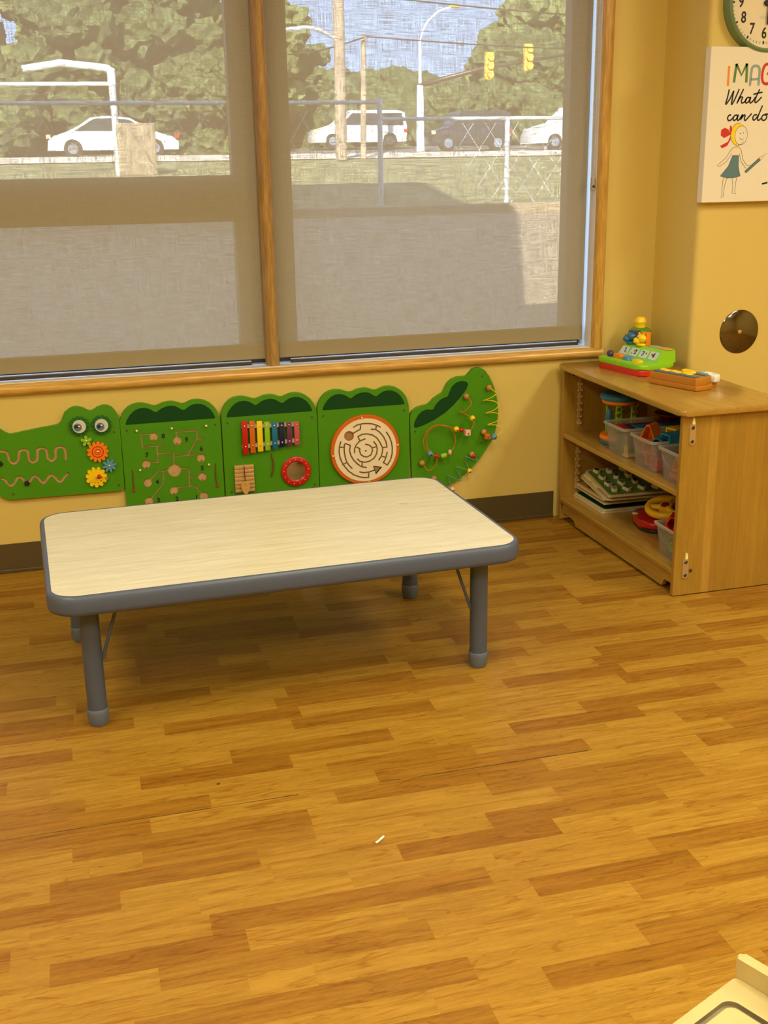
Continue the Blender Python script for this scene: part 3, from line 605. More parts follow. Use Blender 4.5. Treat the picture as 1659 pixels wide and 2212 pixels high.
for (x0, x1, g) in ((-1.85, .655, 'left'), (.80, 1.935, 'right')):
    bm = BM(); box(bm, x0, x1, 4.074, 4.082, .681, .6845)
    o = struct('trim_8' if g == 'left' else 'trim_9', bm, M['sill'])
    bm = BM(); box(bm, x0, x1, 4.066, 4.085, .670, .680)
    o = struct('trim_10' if g == 'left' else 'trim_11', bm, M['dark'])
# bead chain
root = empty('bead_chain', (1.935, 4.02, 1.26), 0, 'looped white bead chain hanging by the right window trim', 'shade cord')
def chain(pts, name):
    bm = BM()
    tot = 0; P = [Vector(p) for p in pts]
    for a, b_ in zip(P, P[1:]):
        n = int((b_-a).length/.0065)
        for i in range(n): bmesh.ops.create_icosphere(bm, subdivisions=1, radius=.0022, matrix=Matrix.Translation(a+(b_-a)*i/n))
    tube(bm, pts, .0006, 5)
    link(name, bm, M['white'], root, smooth=True)
chain([(1.944, 4.03, 2.36), (1.947, 4.03, 1.25), (1.949, 4.03, 1.238), (1.952, 4.03, 1.25)], 'strand'); chain([(1.956, 4.026, 2.36), (1.957, 4.026, 1.285)], 'strand')
bm = BM(); box(bm, 1.944, 1.958, 4.014, 4.028, 1.250, 1.297, .003); link('tensioner', bm, mat('clear_tensioner', (.38, .36, .3), .3), root)
bm = BM(); cone(bm, (1.951, 4.011, 1.264), (1.951, 4.015, 1.264), .005, seg=16); link('screw', bm, M['dark'], root)

# ================================================================ LOW TABLE
TC = Vector((.518, 3.028, 0)); TR = math.radians(1.6)
table = empty('low_table', TC, TR, 'low rectangular child table with pale maple top and blue-grey edge', 'table')
L = dict(parent=table, world=False)
hx, hy = .6075, .359
bm = BM(); slab(bm, rrect(-hx+.002, hx-.002, -hy+.002, hy-.002, .062, 10), .352, .3862); link('tabletop', bm, M['laminate'], **L)
bm = BM(); P = rrect(-hx, hx, -hy, hy, .064, 12); n = len(P); sec = [(0, .3858), (.003, .3868), (.007, .385), (.0105, .379), (.012, .370), (.012, .348), (.009, .338), (.002, .334), (-.004, .335), (-.004, .3858)]
cxy = [(max(-hx+.064, min(hx-.064, p[0])), max(-hy+.064, min(hy-.064, p[1]))) for p in P]
rings = []
for off, z in sec:
    ring = []
    for p, c in zip(P, cxy):
        d = Vector((p[0]-c[0], p[1]-c[1])).normalized(); ring.append(bm.verts.new((p[0]+d.x*off, p[1]+d.y*off, z)))
    rings.append(ring)
for a, b_ in zip(rings, rings[1:]+rings[:1]):
    for i in range(n): bm.faces.new((a[i], a[(i+1) % n], b_[(i+1) % n], b_[i]))
link('edge_band', bm, M['bumper'], **L, smooth=True)
bm = BM(); slab(bm, rrect(-hx+.01, hx-.01, -hy+.01, hy-.01, .06, 8), .335, .350); link('underside', bm, M['leg'], **L)
Rt = Matrix.Rotation(-TR, 3, 'Z')
for (wx, wy, s) in ((.002, 2.745, 1), (1.048, 2.778, -1), (1.022, 3.345, -1), (-.026, 3.315, 1)):
    q = Rt @ (Vector((wx, wy, 0))-TC)
    bm = BM(); cone(bm, (q.x, q.y, .034), (q.x, q.y, .340), .0245, seg=32)
    leg = link('leg', bm, M['leg'], **L, smooth=True, angle=40)
    bm = BM(); lathe(bm, [(.012, .0), (.0215, .001), (.026, .012), (.0275, .036), (.0275, .045), (.0262, .047), (.0245, .046)], (q.x, q.y, 0), 32); link('leg_foot', bm, M['foot'], leg, smooth=True, angle=40)
    sb = -1 if (wy > 3 and s < 0) else 1
    bm = BM(); cone(bm, (q.x-.006, q.y+sb*.0235, .075), (q.x-.007, q.y+sb*.027, .075), .005, seg=14); link('height_button', bm, M['steel_dk'], leg, smooth=True, angle=40)
    bm = BM(); a = Vector((q.x+s*.0245, q.y, .178)); b_ = Vector((q.x+s*.078, q.y, .338))
    tube(bm, [a+Vector((-s*.004, 0, -.003)), a, b_], .0045, 10); link('brace', bm, M['leg'], leg, smooth=True, angle=60)
bm = BM()
for x0, z in ((.36, -.17), (.362, -.166), (.30, .02)):
    pass
bm = BM(); slab(bm, [(.40, .10), (.425, .103), (.445, .092), (.438, .088), (.42, .094)], .3862, .3864); link('crayon_mark', bm, mat('faint_crayon', (.75, .45, .32), .5), **L)

# ================================================================ OPEN SHELF UNIT
X0 = 1.829; X1 = 2.195; Y0 = 3.076; Y1 = 3.972; ZT = .620
cab = empty('storage_shelf_unit', ((X0+X1)/2, (Y0+Y1)/2, 0), 0, 'low open maple shelf unit full of toys in the corner by the pier', 'shelf')
def panel(name, m, *a, bev=.002, par=None, smooth=False): 
    bm = BM(); box(bm, *a, bev); return link(name, bm, m, par or cab)
bm = BM(); slab(bm, rrect(X0-.018, X1+.008, Y0-.022, Y1+.004, .018, 6), .601, ZT, 0, .006, 3); link('top_panel', bm, [M['maple_y']], cab, smooth=True, angle=50)
side_near = panel('side_panel', M['maple_s'], X0, X1, Y0, Y0+.018, .003, .600)
side_far = panel('side_panel', M['maple'], X0, X1, Y1-.018, Y1, .003, .600)
mid = panel('shelf_board', M['maple_y'], X0+.001, X1-.008, Y0+.019, Y1-.019, .334, .3526, bev=.004)
bot = panel('shelf_board', M['maple_y'], X0-.002, X1-.008, Y0+.0185, Y1-.0185, .074, .0927, bev=.004)
panel('back_panel', M['maple'], X1-.007, X1, Y0+.0185, Y1-.0185, .074, .600, bev=0)
bm = BM(); k0, k1 = Y0+.0185, Y1-.0185
a = [bm.verts.new(p) for p in [(X0+.006, k0, .0735), (X0+.006, k0, .040), (X0+.006, k0+.05, .038), (X0+.006, k0+.065, .012), (X0+.006, k1-.13, .012), (X0+.006, k1-.115, .030), (X0+.006, k1-.06, .034), (X0+.006, k1-.015, .036), (X0+.006, k1-.015, .0735)]]
f = bm.faces.new(a); r = bmesh.ops.extrude_face_region(bm, geom=[f]); bmesh.ops.translate(bm, vec=(.016, 0, 0), verts=[v for v in r['geom'] if isinstance(v, bmesh.types.BMVert)])
link('kick_board', bm, M['maple_y'], cab)
def bracket(par, x, y, z, ny, hook=True):
    bm = BM(); slabp = rrect(x-.0105, x+.0105, z-.034, z+.034, .0104, 8); prism(bm, slabp, y, y+ny*.003); br = link('bracket', bm, M['steel'], cab)
    for dz in (-.022, .022):
        bm = BM(); cone(bm, (x, y+ny*.003, z+dz), (x, y+ny*.0045, z+dz), .0065, .005, 16); link('screw', bm, M['steel_dk'], br)
    if hook:
        bm = BM(); slabp = [(x-.004, z+.034), (x+.006, z+.033), (x+.003, z+.052), (x-.002, z+.056)]; prism(bm, slabp, y, y+ny*.006); link('hook', bm, M['lyellow'], br)
bracket(side_near, X0+.034, Y0, .538, -1); bracket(side_near, X0+.040, Y0, .094, -1)
bm = BM(); cone(bm, (X0+.060, Y0, .085), (X0+.060, Y0-.0015, .085), .006, seg=16); link('screw', bm, M['steel_dk'], cab)
bm = BM(); prism(bm, rrect(X0+.028, X0+.060, .565, .588, .008), Y1-.018, Y1-.021); br = link('bracket', bm, M['maple_dk'], cab)
bm = BM(); cone(bm, (X0+.038, Y1-.021, .576), (X0+.038, Y1-.0225, .576), .005, seg=16); link('screw', bm, M['steel_dk'], br)
bm = BM(); prism(bm, rrect(X0+.012, X0+.05, .008, .060, .003), Y1-.018, Y1-.021); br = link('bracket', bm, M['lwood'], cab)
bm = BM(); cone(bm, (X0+.024, Y1-.021, .026), (X0+.024, Y1-.0225, .026), .006, seg=16); link('screw', bm, M['steel_dk'], br)
# adjustable-shelf strips with pegs on both side panels
for par, yy, s in ((side_far, Y1-.018, -1), (side_near, Y0+.018, 1)):
    for xx in (X0+.066, X1-.06):
        bm = BM(); box(bm, xx-.006, xx+.006, yy, yy+s*.002, .375, .570); box(bm, xx-.006, xx+.006, yy, yy+s*.002, .125, .322); st = link('shelf_strip', bm, M['lwood'], cab)
        for z in [.385+.0255*i for i in range(8)]+[.155+.0285*i for i in range(6)]:
            bm = BM(); box(bm, xx-.008, xx+.008, yy, yy+s*.009, z, z+.006, .002); link('shelf_peg', bm, M['peg'], st)
# ================================================================ CROCODILE ACTIVITY PANELS (on the wall under the window)
YF = 3.992
def seg_dist(PX, PZ, a, b_):
    ax, az = a; bx, bz = b_; dx, dz = bx-ax, bz-az; L2 = dx*dx+dz*dz+1e-12
    t = np.clip(((PX-ax)*dx+(PZ-az)*dz)/L2, 0, 1); return np.hypot(PX-ax-t*dx, PZ-az-t*dz)
def poly_sd(PX, PZ, pts):
    d = np.full(PX.shape, 9.); ins = np.zeros(PX.shape, bool); n = len(pts)
    for i in range(n):
        a, b_ = pts[i], pts[(i+1) % n]; d = np.minimum(d, seg_dist(PX, PZ, a, b_))
        c = ((a[1] > PZ) != (b_[1] > PZ)) & (PX < (b_[0]-a[0])*(PZ-a[1])/((b_[1]-a[1]) or 1e-12)+a[0]); ins ^= c
    return np.where(ins, -d, d)
def routed(outline, strokes, wd_, circles, polys, cell, yf, thick, depth):
    """board with routed grooves; grid snapped to the outline and groove edges. slots: 0 face, 1 groove floor, 2 edges"""
    xs = [p[0] for p in outline]; zs = [p[1] for p in outline]
    gx = np.arange(min(xs)-2*cell, max(xs)+2.5*cell, cell); gz = np.arange(min(zs)-2*cell, max(zs)+2.5*cell, cell)
    PX, PZ = np.meshgrid(gx, gz, indexing='ij')
    so = poly_sd(PX, PZ, outline); sg = np.full(PX.shape, 9.)
    for s in strokes:
        for a, b_ in zip(s, s[1:]): sg = np.minimum(sg, seg_dist(PX, PZ, a, b_)-wd_/2)
    for c in circles: sg = np.minimum(sg, np.hypot(PX-c[0], PZ-c[1])-c[2])
    for p in polys: sg = np.minimum(sg, poly_sd(PX, PZ, p))
    for S in (so, sg):
        gX, gZ = np.gradient(S, cell); g = np.hypot(gX, gZ)+1e-9; k = np.abs(S) < .58*cell
        PX[k] -= (S*gX/g/g)[k]*.98; PZ[k] -= (S*gZ/g/g)[k]*.98; S[k] = 0
    bm = BM(); V = {}
    def v(i, j):
        if (i, j) not in V: V[(i, j)] = bm.verts.new((PX[i, j], yf, PZ[i, j]))
        return V[(i, j)]
    mo = (so[:-1, :-1]+so[1:, :-1]+so[:-1, 1:]+so[1:, 1:]) < -1e-9; mg = (sg[:-1, :-1]+sg[1:, :-1]+sg[:-1, 1:]+sg[1:, 1:]) < -1e-9
    gf = []
    for i, j in zip(*np.nonzero(mo)):
        i, j = int(i), int(j); f = bm.faces.new((v(i, j), v(i+1, j), v(i+1, j+1), v(i, j+1)))
        if mg[i, j]: gf.append(f)
    # outer rim first
    be = [e for e in bm.edges if e.is_boundary]
    r = bmesh.ops.extrude_edge_only(bm, edges=be)
    for q in r['geom']:
        if isinstance(q, bmesh.types.BMVert): q.co.y = yf+thick
    r = bmesh.ops.extrude_face_region(bm, geom=gf)
    nf = [q for q in r['geom'] if isinstance(q, bmesh.types.BMFace)]
    for q in r['geom']:
        if isinstance(q, bmesh.types.BMVert): q.co.y += depth
    bmesh.ops.delete(bm, geom=gf, context='FACES_ONLY')
    bm.normal_update()
    for f in bm.faces:
        if abs(f.normal.y) < .5 and max(v_.co.y for v_ in f.verts) <= yf+depth+1e-6 and depth < thick-1e-6: f.material_index = 2
    for f in nf: f.material_index = 1
    return bm
def gear_pts(c, r0, r1, n, rot=0, p=.6, seg=10):
    P = []
    for i in range(n*seg):
        a = 2*PI*i/(n*seg)+rot; k = abs(math.cos(a*0+PI*i/seg))**p
        P.append((c[0]+(r0+(r1-r0)*k)*math.cos(a), c[1]+(r0+(r1-r0)*k)*math.sin(a)))
    return P
def disc(bm, c, r, y0, y1, seg=32, mi=0): cone(bm, (c[0], y1, c[1]), (c[0], y0, c[1]), r, seg=seg, mi=mi)
def part(name, bm, m, par, smooth=False, angle=40): return link(name, bm, m, par, smooth=smooth, angle=angle)
def panel_root(x, z, label): return empty('activity_panel', (x, YF+.009, z), 0, label, 'wall toy', 'crocodile panels under the window')
def holes(par, pts):
    for h in pts:
        bm = BM(); lathe(bm, [(.0042, 0), (.0042, .0006), (.0028, .0004), (.0022, .0001)], (h[0], YF, h[1]), 16, 'y'); part('screw', bm, M['hole'], par, True)
rim = [M['green'], M['groove'], M['gwall']]
# --- head
root = panel_root(-.1, .2, 'green crocodile head panel with googly eyes and coloured gears, leftmost')
part('board', routed(D['head_outline'], [[tuple(v)[:2] for v in smooth_path([(a, b_, 0) for a, b_ in s_], 4)] for s_ in D['head_strokes']], .0100, [], [], .0022, YF, .018, .006), rim, root)
holes(root, D['h_holes'])
for k, c in (('L', D['h_eyeL']), ('R', D['h_eyeR'])):
    bm = BM(); prism(bm, gear_pts(c, .0235, .0345, 12, .1 if k == 'L' else .35), YF-.001, YF-.011); g = part('eye_gear', bm, M['dgreen2'], root)
    bm = BM(); disc(bm, c, .0225, YF-.018, YF-.011); part('eyeball', bm, M['eyewhite'], g, True)
    ic = D['h_i'+k]; bm = BM(); disc(bm, ic, .0138, YF-.0186, YF-.018); part('iris', bm, M['iris'], g, True)
    pc = D['h_p'+k]; bm = BM(); disc(bm, pc, .0062, YF-.0190, YF-.0186); part('pupil', bm, M['pupil'], g, True)
    bm = BM(); ball(bm, (c[0], YF-.0185, c[1]), .0042, 16, (1, .6, 1)); part('screw', bm, M['chrome'], g, True, None)
def gear(name, c, r0, r1, n, m, y0, y1, rot=0, p=.6):
    bm = BM(); prism(bm, gear_pts(c, r0, r1, n, rot, p), YF-y0, YF-y1); g = part(name, bm, m, root)
    bm = BM(); ball(bm, (c[0], YF-y1-.001, c[1]), .0042, 16, (1, .8, 1)); part('screw', bm, M['chrome'], g, True, None); return g
gear('flower_gear', D['h_fl'], .006, .0195, 5, M['lime'], .004, .012, .35, .9)
g = gear('orange_gear', D['h_og'], .025, .037, 13, M['orange'], .001, .010)
for r, w_ in ((.0205, .0032), (.0105, .002)):
    bm = BM(); lathe(bm, [(r-w_, 0), (r-w_, .0008), (r, .0008), (r, 0)], (D['h_og'][0], YF-.010, D['h_og'][1]), 36, 'y', caps=False); part('painted_ring', bm, M['red'], g)
gear('blue_gear', D['h_bg'], .008, .0245, 8, M['blue'], .004, .012, .2, .8)
c = D['h_yg']; g = gear('yellow_gear', c, .0255, .037, 11, M['yellow'], .001, .010, .1)
kc = D['h_rk']; bm = BM(); cone(bm, (kc[0], YF-.010, kc[1]), (kc[0], YF-.026, kc[1]), .0045, .004, 20); ball(bm, (kc[0], YF-.030, kc[1]), .0075, 20); part('knob', bm, M['red'], g, True, None)
for x, z, r in D['h_dots']:
    bm = BM(); disc(bm, (x, z), r, YF-.0106, YF-.010, 16); part('painted_dot', bm, M['dorange'], g)
bm = BM(); disc(bm, D['h_pg'], .005, YF-.010, YF, 20); part('peg', bm, M['woodball'], root, True)
for k in ('h_sl', 'h_sl2'):
    c = D[k]; bm = BM(); prism(bm, gear_pts(c, .005, .0095, 5, 1.25, .8), YF+.004, YF-.006); ball(bm, (c[0], YF-.006, c[1]), .0045, 16); part('slider', bm, M['black'], root)
# --- body panels
PW = .3505; DX4 = 0
def body(n, label):
    dx = -(3-n)*PW
    if n == 1: dx = D['b2x']-D['body_top'][0][0]
    out = [(x+dx, z) for x, z in D['body_top']]; zb = .168
    xl, xr = out[0][0], out[-1][0]
    out = out+[(xr, zb+.012), (xr-.012, zb), (xl+.012, zb), (xl, zb+.012)]
    root = panel_root((xl+xr)/2, zb, label)
    bm = BM(); prism(bm, [(x+dx, z) for x, z in D['body_patch']], YF+.0002, YF-.0005); part('spine_patch', bm, M['dgreen'], root)
    holes(root, [(x+dx, z) for x, z in D['b_holes']]+[(x+dx-(0 if n == 3 else 0)+.3505, z) for x, z in []])
    return root, out, dx
def board(root, out):
    bm = BM(); prism(bm, out, YF+.018, YF); bmesh.ops.bevel(bm, geom=[e for e in bm.edges if abs(e.verts[0].co.y-YF) < 1e-5 and abs(e.verts[1].co.y-YF) < 1e-5], offset=.0015, segments=2, profile=.5, affect='EDGES')
    part('board', bm, M['green'], root)
root, out, dx = body(1, 'green crocodile panel with a routed number maze 1 to 9')
part('board', routed(out, D['m_strokes'], .0056, D['m_circ'], [], .0018, YF, .018, .005), rim, root)
for t_, x, z in D['m_digits']: text_mesh('digit', t_, .0225, M['ink'], root, (x, YF-.0010, z), depth=.0003, bold=.0007)
for x, z in D['m_beads']:
    bm = BM(); ball(bm, (x, YF+.002, z), .0028, 12); part('bead', bm, M['red'], root, True, None)
for x, z in D['m_knobs']:
    bm = BM(); cone(bm, (x, YF, z), (x, YF-.006, z), .0022, seg=12); ball(bm, (x, YF-.008, z), .0042, 16, (1, .7, 1)); part('knob', bm, M['lyellow'], root, True, None)
bm = BM(); prism(bm, D['m_cover'], YF-.0035, YF-.0055); part('clear_cover', bm, M['clear'], root)
for p in D['m_wands']:
    bm = BM(); tube(bm, smooth_path(p, 5), .0016, 8); wd2 = part('wand_cord', bm, M['cord'], root, True, None)
    e = p[-1]; bm = BM(); cone(bm, (e[0], e[1], e[2]+.005), (e[0]+.0003, e[1], e[2]-.006), .003, .0045, 14); part('wand_tip', bm, M['red'], wd2, True)
root, out, dx = body(2, 'green crocodile panel with a rainbow xylophone and round red mirror')
board(root, out); holes(root, D['b_holes2'])
yb = 3.974
cols = ['red', 'dorange', 'yellow', 'lime', 'teal', 'navy', 'purple', 'pinkp']
xa = D['x_s1'][0][0]-.014; xb = D['x_s1'][-1][0]+.012
for S in (D['x_s1'], D['x_s2']):
    (ax, az), (bx, bz) = S[0], S[-1]
    bm = BM(); prism(bm, [(ax-.012, az-.009), (ax-.012, az+.008), (bx+.010, bz+.008), (bx+.010, bz-.009)], YF, YF-.010); r = part('rail', bm, M['woodball'], root)
    bm = BM(); prism(bm, [(ax-.010, az-.007), (ax-.010, az+.006), (bx+.008, bz+.006), (bx+.008, bz-.007)], YF-.010, YF-.013); part('felt_strip', bm, M['grey'], r)
for q, cn, s1, s2 in zip(D['x_bars'], cols, D['x_s1'], D['x_s2']):
    mx_ = [(a, b_) for a, b_ in q]; xl = (q[0][0]+q[3][0])/2; xr = (q[1][0]+q[2][0])/2
    bm = BM(); box(bm, xl, xr, yb, YF-.013, (q[2][1]+q[3][1])/2, (q[0][1]+q[1][1])/2, .0015)
    k = part('xylophone_bar', bm, M[cn], root, True, 40); k['label'] = {'red': 'red', 'dorange': 'orange', 'yellow': 'yellow', 'lime': 'green', 'teal': 'blue', 'navy': 'navy', 'purple': 'purple', 'pinkp': 'pink'}[cn]+' xylophone bar'
    for s in (s1, s2):
        bm = BM(); ball(bm, ((xl+xr)/2, yb, s[1]), .0036, 16, (1, .7, 1)); part('screw', bm, M['chrome'], k, True, None)
P = D['x_board']; xl, xr, zt, zb_ = P[0][0], P[1][0], (P[0][1]+P[1][1])/2, (P[2][1]+P[3][1])/2
bm = BM(); prof = [(YF, zt)]
for i in range(7):
    a = zt-(zt-zb_)*i/7; h = (zt-zb_)/7
    prof += [(YF-.008, a), (YF-.0135, a-h*.25), (YF-.0125, a-h*.72), (YF-.007, a-h*.86)]
prof += [(YF, zb_)]
A_ = [bm.verts.new((xl, y, z)) for y, z in prof]; B_ = [bm.verts.new((xr, y, z)) for y, z in prof]
for i in range(len(prof)-1): bm.faces.new((A_[i], A_[i+1], B_[i+1], B_[i]))
bm.faces.new(A_); bm.faces.new(B_[::-1]); part('washboard', bm, M['lwood'], root)
bm = BM(); tube(bm, smooth_path(D['x_cord'], 4), .0016, 8); cd = part('cord', bm, M['cord'], root, True, None)
bm = BM(); prism(bm, D['x_paddle'], YF-.020, YF-.026); disc(bm, D['x_pad_hole'], .0017, YF-.0268, YF-.026, 12, 1); part('paddle', bm, [M['lwood2'], M['dark']], cd)
bm = BM(); tube(bm, smooth_path(D['x_string'], 6), .0021, 8); part('string', bm, M['cord'], root, True, None)
x, z, ro, ri = D['x_mirror']
bm = BM(); lathe(bm, [(ri, -.0), (ri-.001, .007), (ri+.003, .0105), (ro-.003, .0105), (ro, .0085), (ro, -.001)], (x, YF, z), 48, 'y')
bm.faces.ensure_lookup_table()
big = [f for f in bm.faces if len(f.verts) > 8]; bmesh.ops.delete(bm, geom=big, context='FACES_ONLY')
rg = part('mirror_frame', bm, M['red'], root, True)
bm = BM(); disc(bm, (x, z), ri+.001, YF-.004, YF-.001, 40); part('mirror', bm, M['mirror'], rg)
bm = BM()
for i in range(13):
    a = 2*PI*(i+.3)/13; disc(bm, (x+(ro+ri)/2*math.cos(a), z+(ro+ri)/2*math.sin(a)), .0018, YF-.0112, YF-.0105, 12)
part('painted_dots', bm, M['pinkw'], rg)
root, out, dx = body(3, 'green crocodile panel with a round orange-rimmed labyrinth disc')
board(root, out)
x, z, ro, ri = D['d_c']
bm = BM(); lathe(bm, [(.0, 0.0005), (ro, .0005), (ro, .011), (ro-.002, .013), (ro-.0135, .013), (ro-.0135, .008), (.0, .008)], (x, YF, z), 72, 'y'); dc = part('disc_rim', bm, M['dorange'], root, True)
cir = [(x+(ro-.013)*math.cos(2*PI*i/72), z+(ro-.013)*math.sin(2*PI*i/72)) for i in range(72)]
faceb = routed(cir, D['d_strokes'], .0052, [D['d_start']], [D['d_tri']], .0012, YF-.0145, .0065, .005)
part('labyrinth_face', faceb, [M['cream'], M['groove2'], M['gwall']], dc)
bm = BM(); s = D['d_start']; lathe(bm, [(s[2], 0), (s[2]-.0014, 0), (s[2]-.0014, -.004), (s[2], -.004)], (s[0], YF-.0147, s[1]), 32, 'y', caps=False); part('painted_ring', bm, M['red'], dc)
bm = BM(); T = D['d_tri']; cx_ = sum(p[0] for p in T)/3; cz_ = sum(p[1] for p in T)/3
ring = [(cx_+(p[0]-cx_)*k, cz_+(p[1]-cz_)*k) for k in (1.06, .70) for p in T]
vs = [bm.verts.new((p[0], YF-.0100, p[1])) for p in ring]
for i in range(3): bm.faces.new((vs[i], vs[(i+1) % 3], vs[3+(i+1) % 3], vs[3+i]))
part('painted_triangle', bm, M['navy'], dc)
bm = BM(); disc(bm, D['d_mid'], .0032, YF-.0150, YF-.0140, 20); part('pivot', bm, M['dark'], dc)
for kx, kz in D['d_knobs']:
    bm = BM(); cone(bm, (kx, YF-.012, kz), (kx, YF-.016, kz), .0022, seg=12); ball(bm, (kx, YF-.018, kz), .0040, 16, (1, .7, 1)); part('knob', bm, M['knobw'], dc, True, None)
# --- tail
root = panel_root(1.35, .3, 'curved green crocodile tail panel with bead wires, rightmost')
board(root, D['t_outline'])
bm = BM(); prism(bm, D['t_patch'], YF+.0002, YF-.0005); part('spine_patch', bm, M['dgreen'], root)
holes(root, D['t_holes'])
for (x, y, z) in D['t_knobs']:
    bm = BM(); ball(bm, (x, YF-.010, z), .0118, 24, (1, .95, 1)); cone(bm, (x, YF+.001, z), (x, YF-.006, z), .008, seg=20); part('wooden_knob', bm, M['woodball'], root, True, None)
for k, m_ in (('t_wy', 'yellow'), ('t_wo', 'dorange'), ('t_wb', 'wireb')):
    bm = BM(); tube(bm, smooth_path(D[k], 7), .00155, 8); wr = part('bead_wire', bm, M[m_], root, True, None); wr['label'] = {'t_wy': 'yellow', 't_wo': 'orange', 't_wb': 'blue-grey'}[k]+' zigzag wire'
for cn, kd, x, y, z, r in D['t_beads']:
    bm = BM()
    if kd == 's': ball(bm, (x, y, z), r, 24)
    elif kd == 'f': ball(bm, (x, y, z), r, 20, (.62, 1, 1))
    elif kd == 'c': box(bm, x-r/2, x+r/2, y-r/2, y+r/2, z-r/2, z+r/2, .002)
    else: cone(bm, (x-r/2, y, z-.002), (x+r/2, y, z+.002), .0095, seg=24)
    if kd in 'sc': disc(bm, (x+.001, z-.003), .0026, y-r*(.97 if kd == 's' else .52)-.0006, y-r*.4, 12, 1)
    b_ = part('bead', bm, [M[{'pink': 'pinkw', 'orange': 'dorange', 'green': 'lime'}.get(cn, cn)], M['dark']], root, kd != 'c', 50)
    b_['label'] = cn+' wooden '+('cube' if kd == 'c' else 'bead')

# ================================================================ PIER WALL: clock, canvas print, round plate
cx, cz = 2.4169, 1.8602; r = .159
ck = empty('wall_clock', (cx, YP, cz), 0, 'round wall clock with deep sage-green rim and black numerals', 'clock')
bm = BM(); lathe(bm, [(r, 0), (r, .030), (r-.001, .041), (r-.006, .045), (r-.012, .043), (r-.014, .034), (r-.014, .004)], (cx, YP, cz), 72, 'y')
bmesh.ops.delete(bm, geom=[f for f in bm.faces if len(f.verts) > 8], context='FACES_ONLY')
part('rim', bm, M['clock'], ck, True)
bm = BM(); disc(bm, (cx, cz), r-.012, YP-.012, YP-.002, 64); dl = part('dial', bm, M['cream2'], ck)
for n in range(1, 13):
    a = PI/2-2*PI*n/12; rn = .0965
    text_mesh('numeral', str(n), .050, M['ink'], dl, (cx+rn*math.cos(a), YP-.0124, cz+rn*math.sin(a)), depth=.0002, sx=.8, bold=.0010)
bm = BM()
for n in range(60):
    a = 2*PI*n/60; big = n % 5 == 0; w_ = .0030 if big else .0008; q0, q1 = (.121, .131) if big else (.1235, .131)
    d = Vector((math.cos(a), math.sin(a))); p = Vector((-d.y, d.x))*w_
    vs = [bm.verts.new((cx+s.x, YP-.0124, cz+s.y)) for s in (d*q0+p, d*q1+p, d*q1-p, d*q0-p)]; bm.faces.new(vs)
part('minute_marks', bm, M['ink'], dl)
bm = BM(); box(bm, cx-.0055+.010, cx+.0055+.010, YP-.020, YP-.018, cz-.068, cz+.03); part('minute_hand', bm, M['ink'], ck)
bm = BM(); prism(bm, [(cx-.004, cz-.01), (cx+.004, cz-.01), (cx+.075, cz+.050), (cx+.070, cz+.055)], YP-.017, YP-.015); part('hour_hand', bm, M['ink'], ck)
bm = BM(); disc(bm, (cx, cz), .009, YP-.023, YP-.012, 24); part('hand_cap', bm, M['ink'], ck, True)
bm = BM()
for i in range(3): box(bm, cx-.022, cx+.01, YP-.0126, YP-.0122, cz-.043-.0035*i, cz-.0425-.0035*i)
part('fine_print', bm, M['grey'], dl)
# canvas
yc = YP-.035; x0, x1, z0, z1 = 2.204, 2.712, 1.2085, 1.7185
cv = empty('canvas_print', ((x0+x1)/2, YP, (z0+z1)/2), 0, 'square white canvas print with colourful lettering and a drawn girl', 'wall art')
bm = BM(); box(bm, x0, x1, yc, YP-.001, z0, z1, .0025); part('canvas', bm, M['canvas'], cv)
fy = yc-.0004
def rib(name, L, w_, m_, sub=6):
    bm = BM()
    for s in L: ribbon(bm, [tuple(v)[:2] for v in smooth_path([(a, b_, 0) for a, b_ in s], sub)] if sub > 1 else s, w_, fy)
    return part(name, bm, m_, cv)
def fill(name, pts, m_, dy=.0001):
    bm = BM(); vs = [bm.verts.new((a, fy+dy, b_)) for a, b_ in pts]; bm.faces.new(vs); return part(name, bm, m_, cv)
# IMAGINE, tall hand-drawn capitals
rib('letter', [[(2.2765, 1.657), (2.2765, 1.593)]], .0085, M['inko'], 1)
rib('letter', [[(2.299, 1.604), (2.304, 1.664)], [(2.304, 1.664), (2.326, 1.628), (2.345, 1.665)], [(2.345, 1.665), (2.347, 1.604)]], .0095, M['inkg'], 1)
rib('letter', [[(2.362, 1.593), (2.364, 1.640), (2.368, 1.654), (2.380, 1.658), (2.391, 1.654), (2.396, 1.640), (2.395, 1.594)]], .0095, M['inkb'], 4); rib('letter_bar', [[(2.366, 1.614), (2.392, 1.616)]], .008, M['inkb'], 1)
rib('letter', [[(2.438, 1.655), (2.427, 1.664), (2.414, 1.658), (2.408, 1.640), (2.408, 1.618), (2.414, 1.604), (2.428, 1.600), (2.438, 1.608), (2.438, 1.632), (2.426, 1.632)]], .0095, M['inkr'], 4)
rib('letter', [[(2.455, 1.657), (2.455, 1.593)]], .0085, M['inko'], 1)
rib('letter', [[(2.473, 1.593), (2.474, 1.657), (2.505, 1.600), (2.507, 1.662)]], .009, M['inkg'], 1)
rib('letter', [[(2.552, 1.655), (2.524, 1.655), (2.522, 1.597), (2.552, 1.597)], [(2.522, 1.627), (2.546, 1.627)]], .009, M['inkb'], 1)
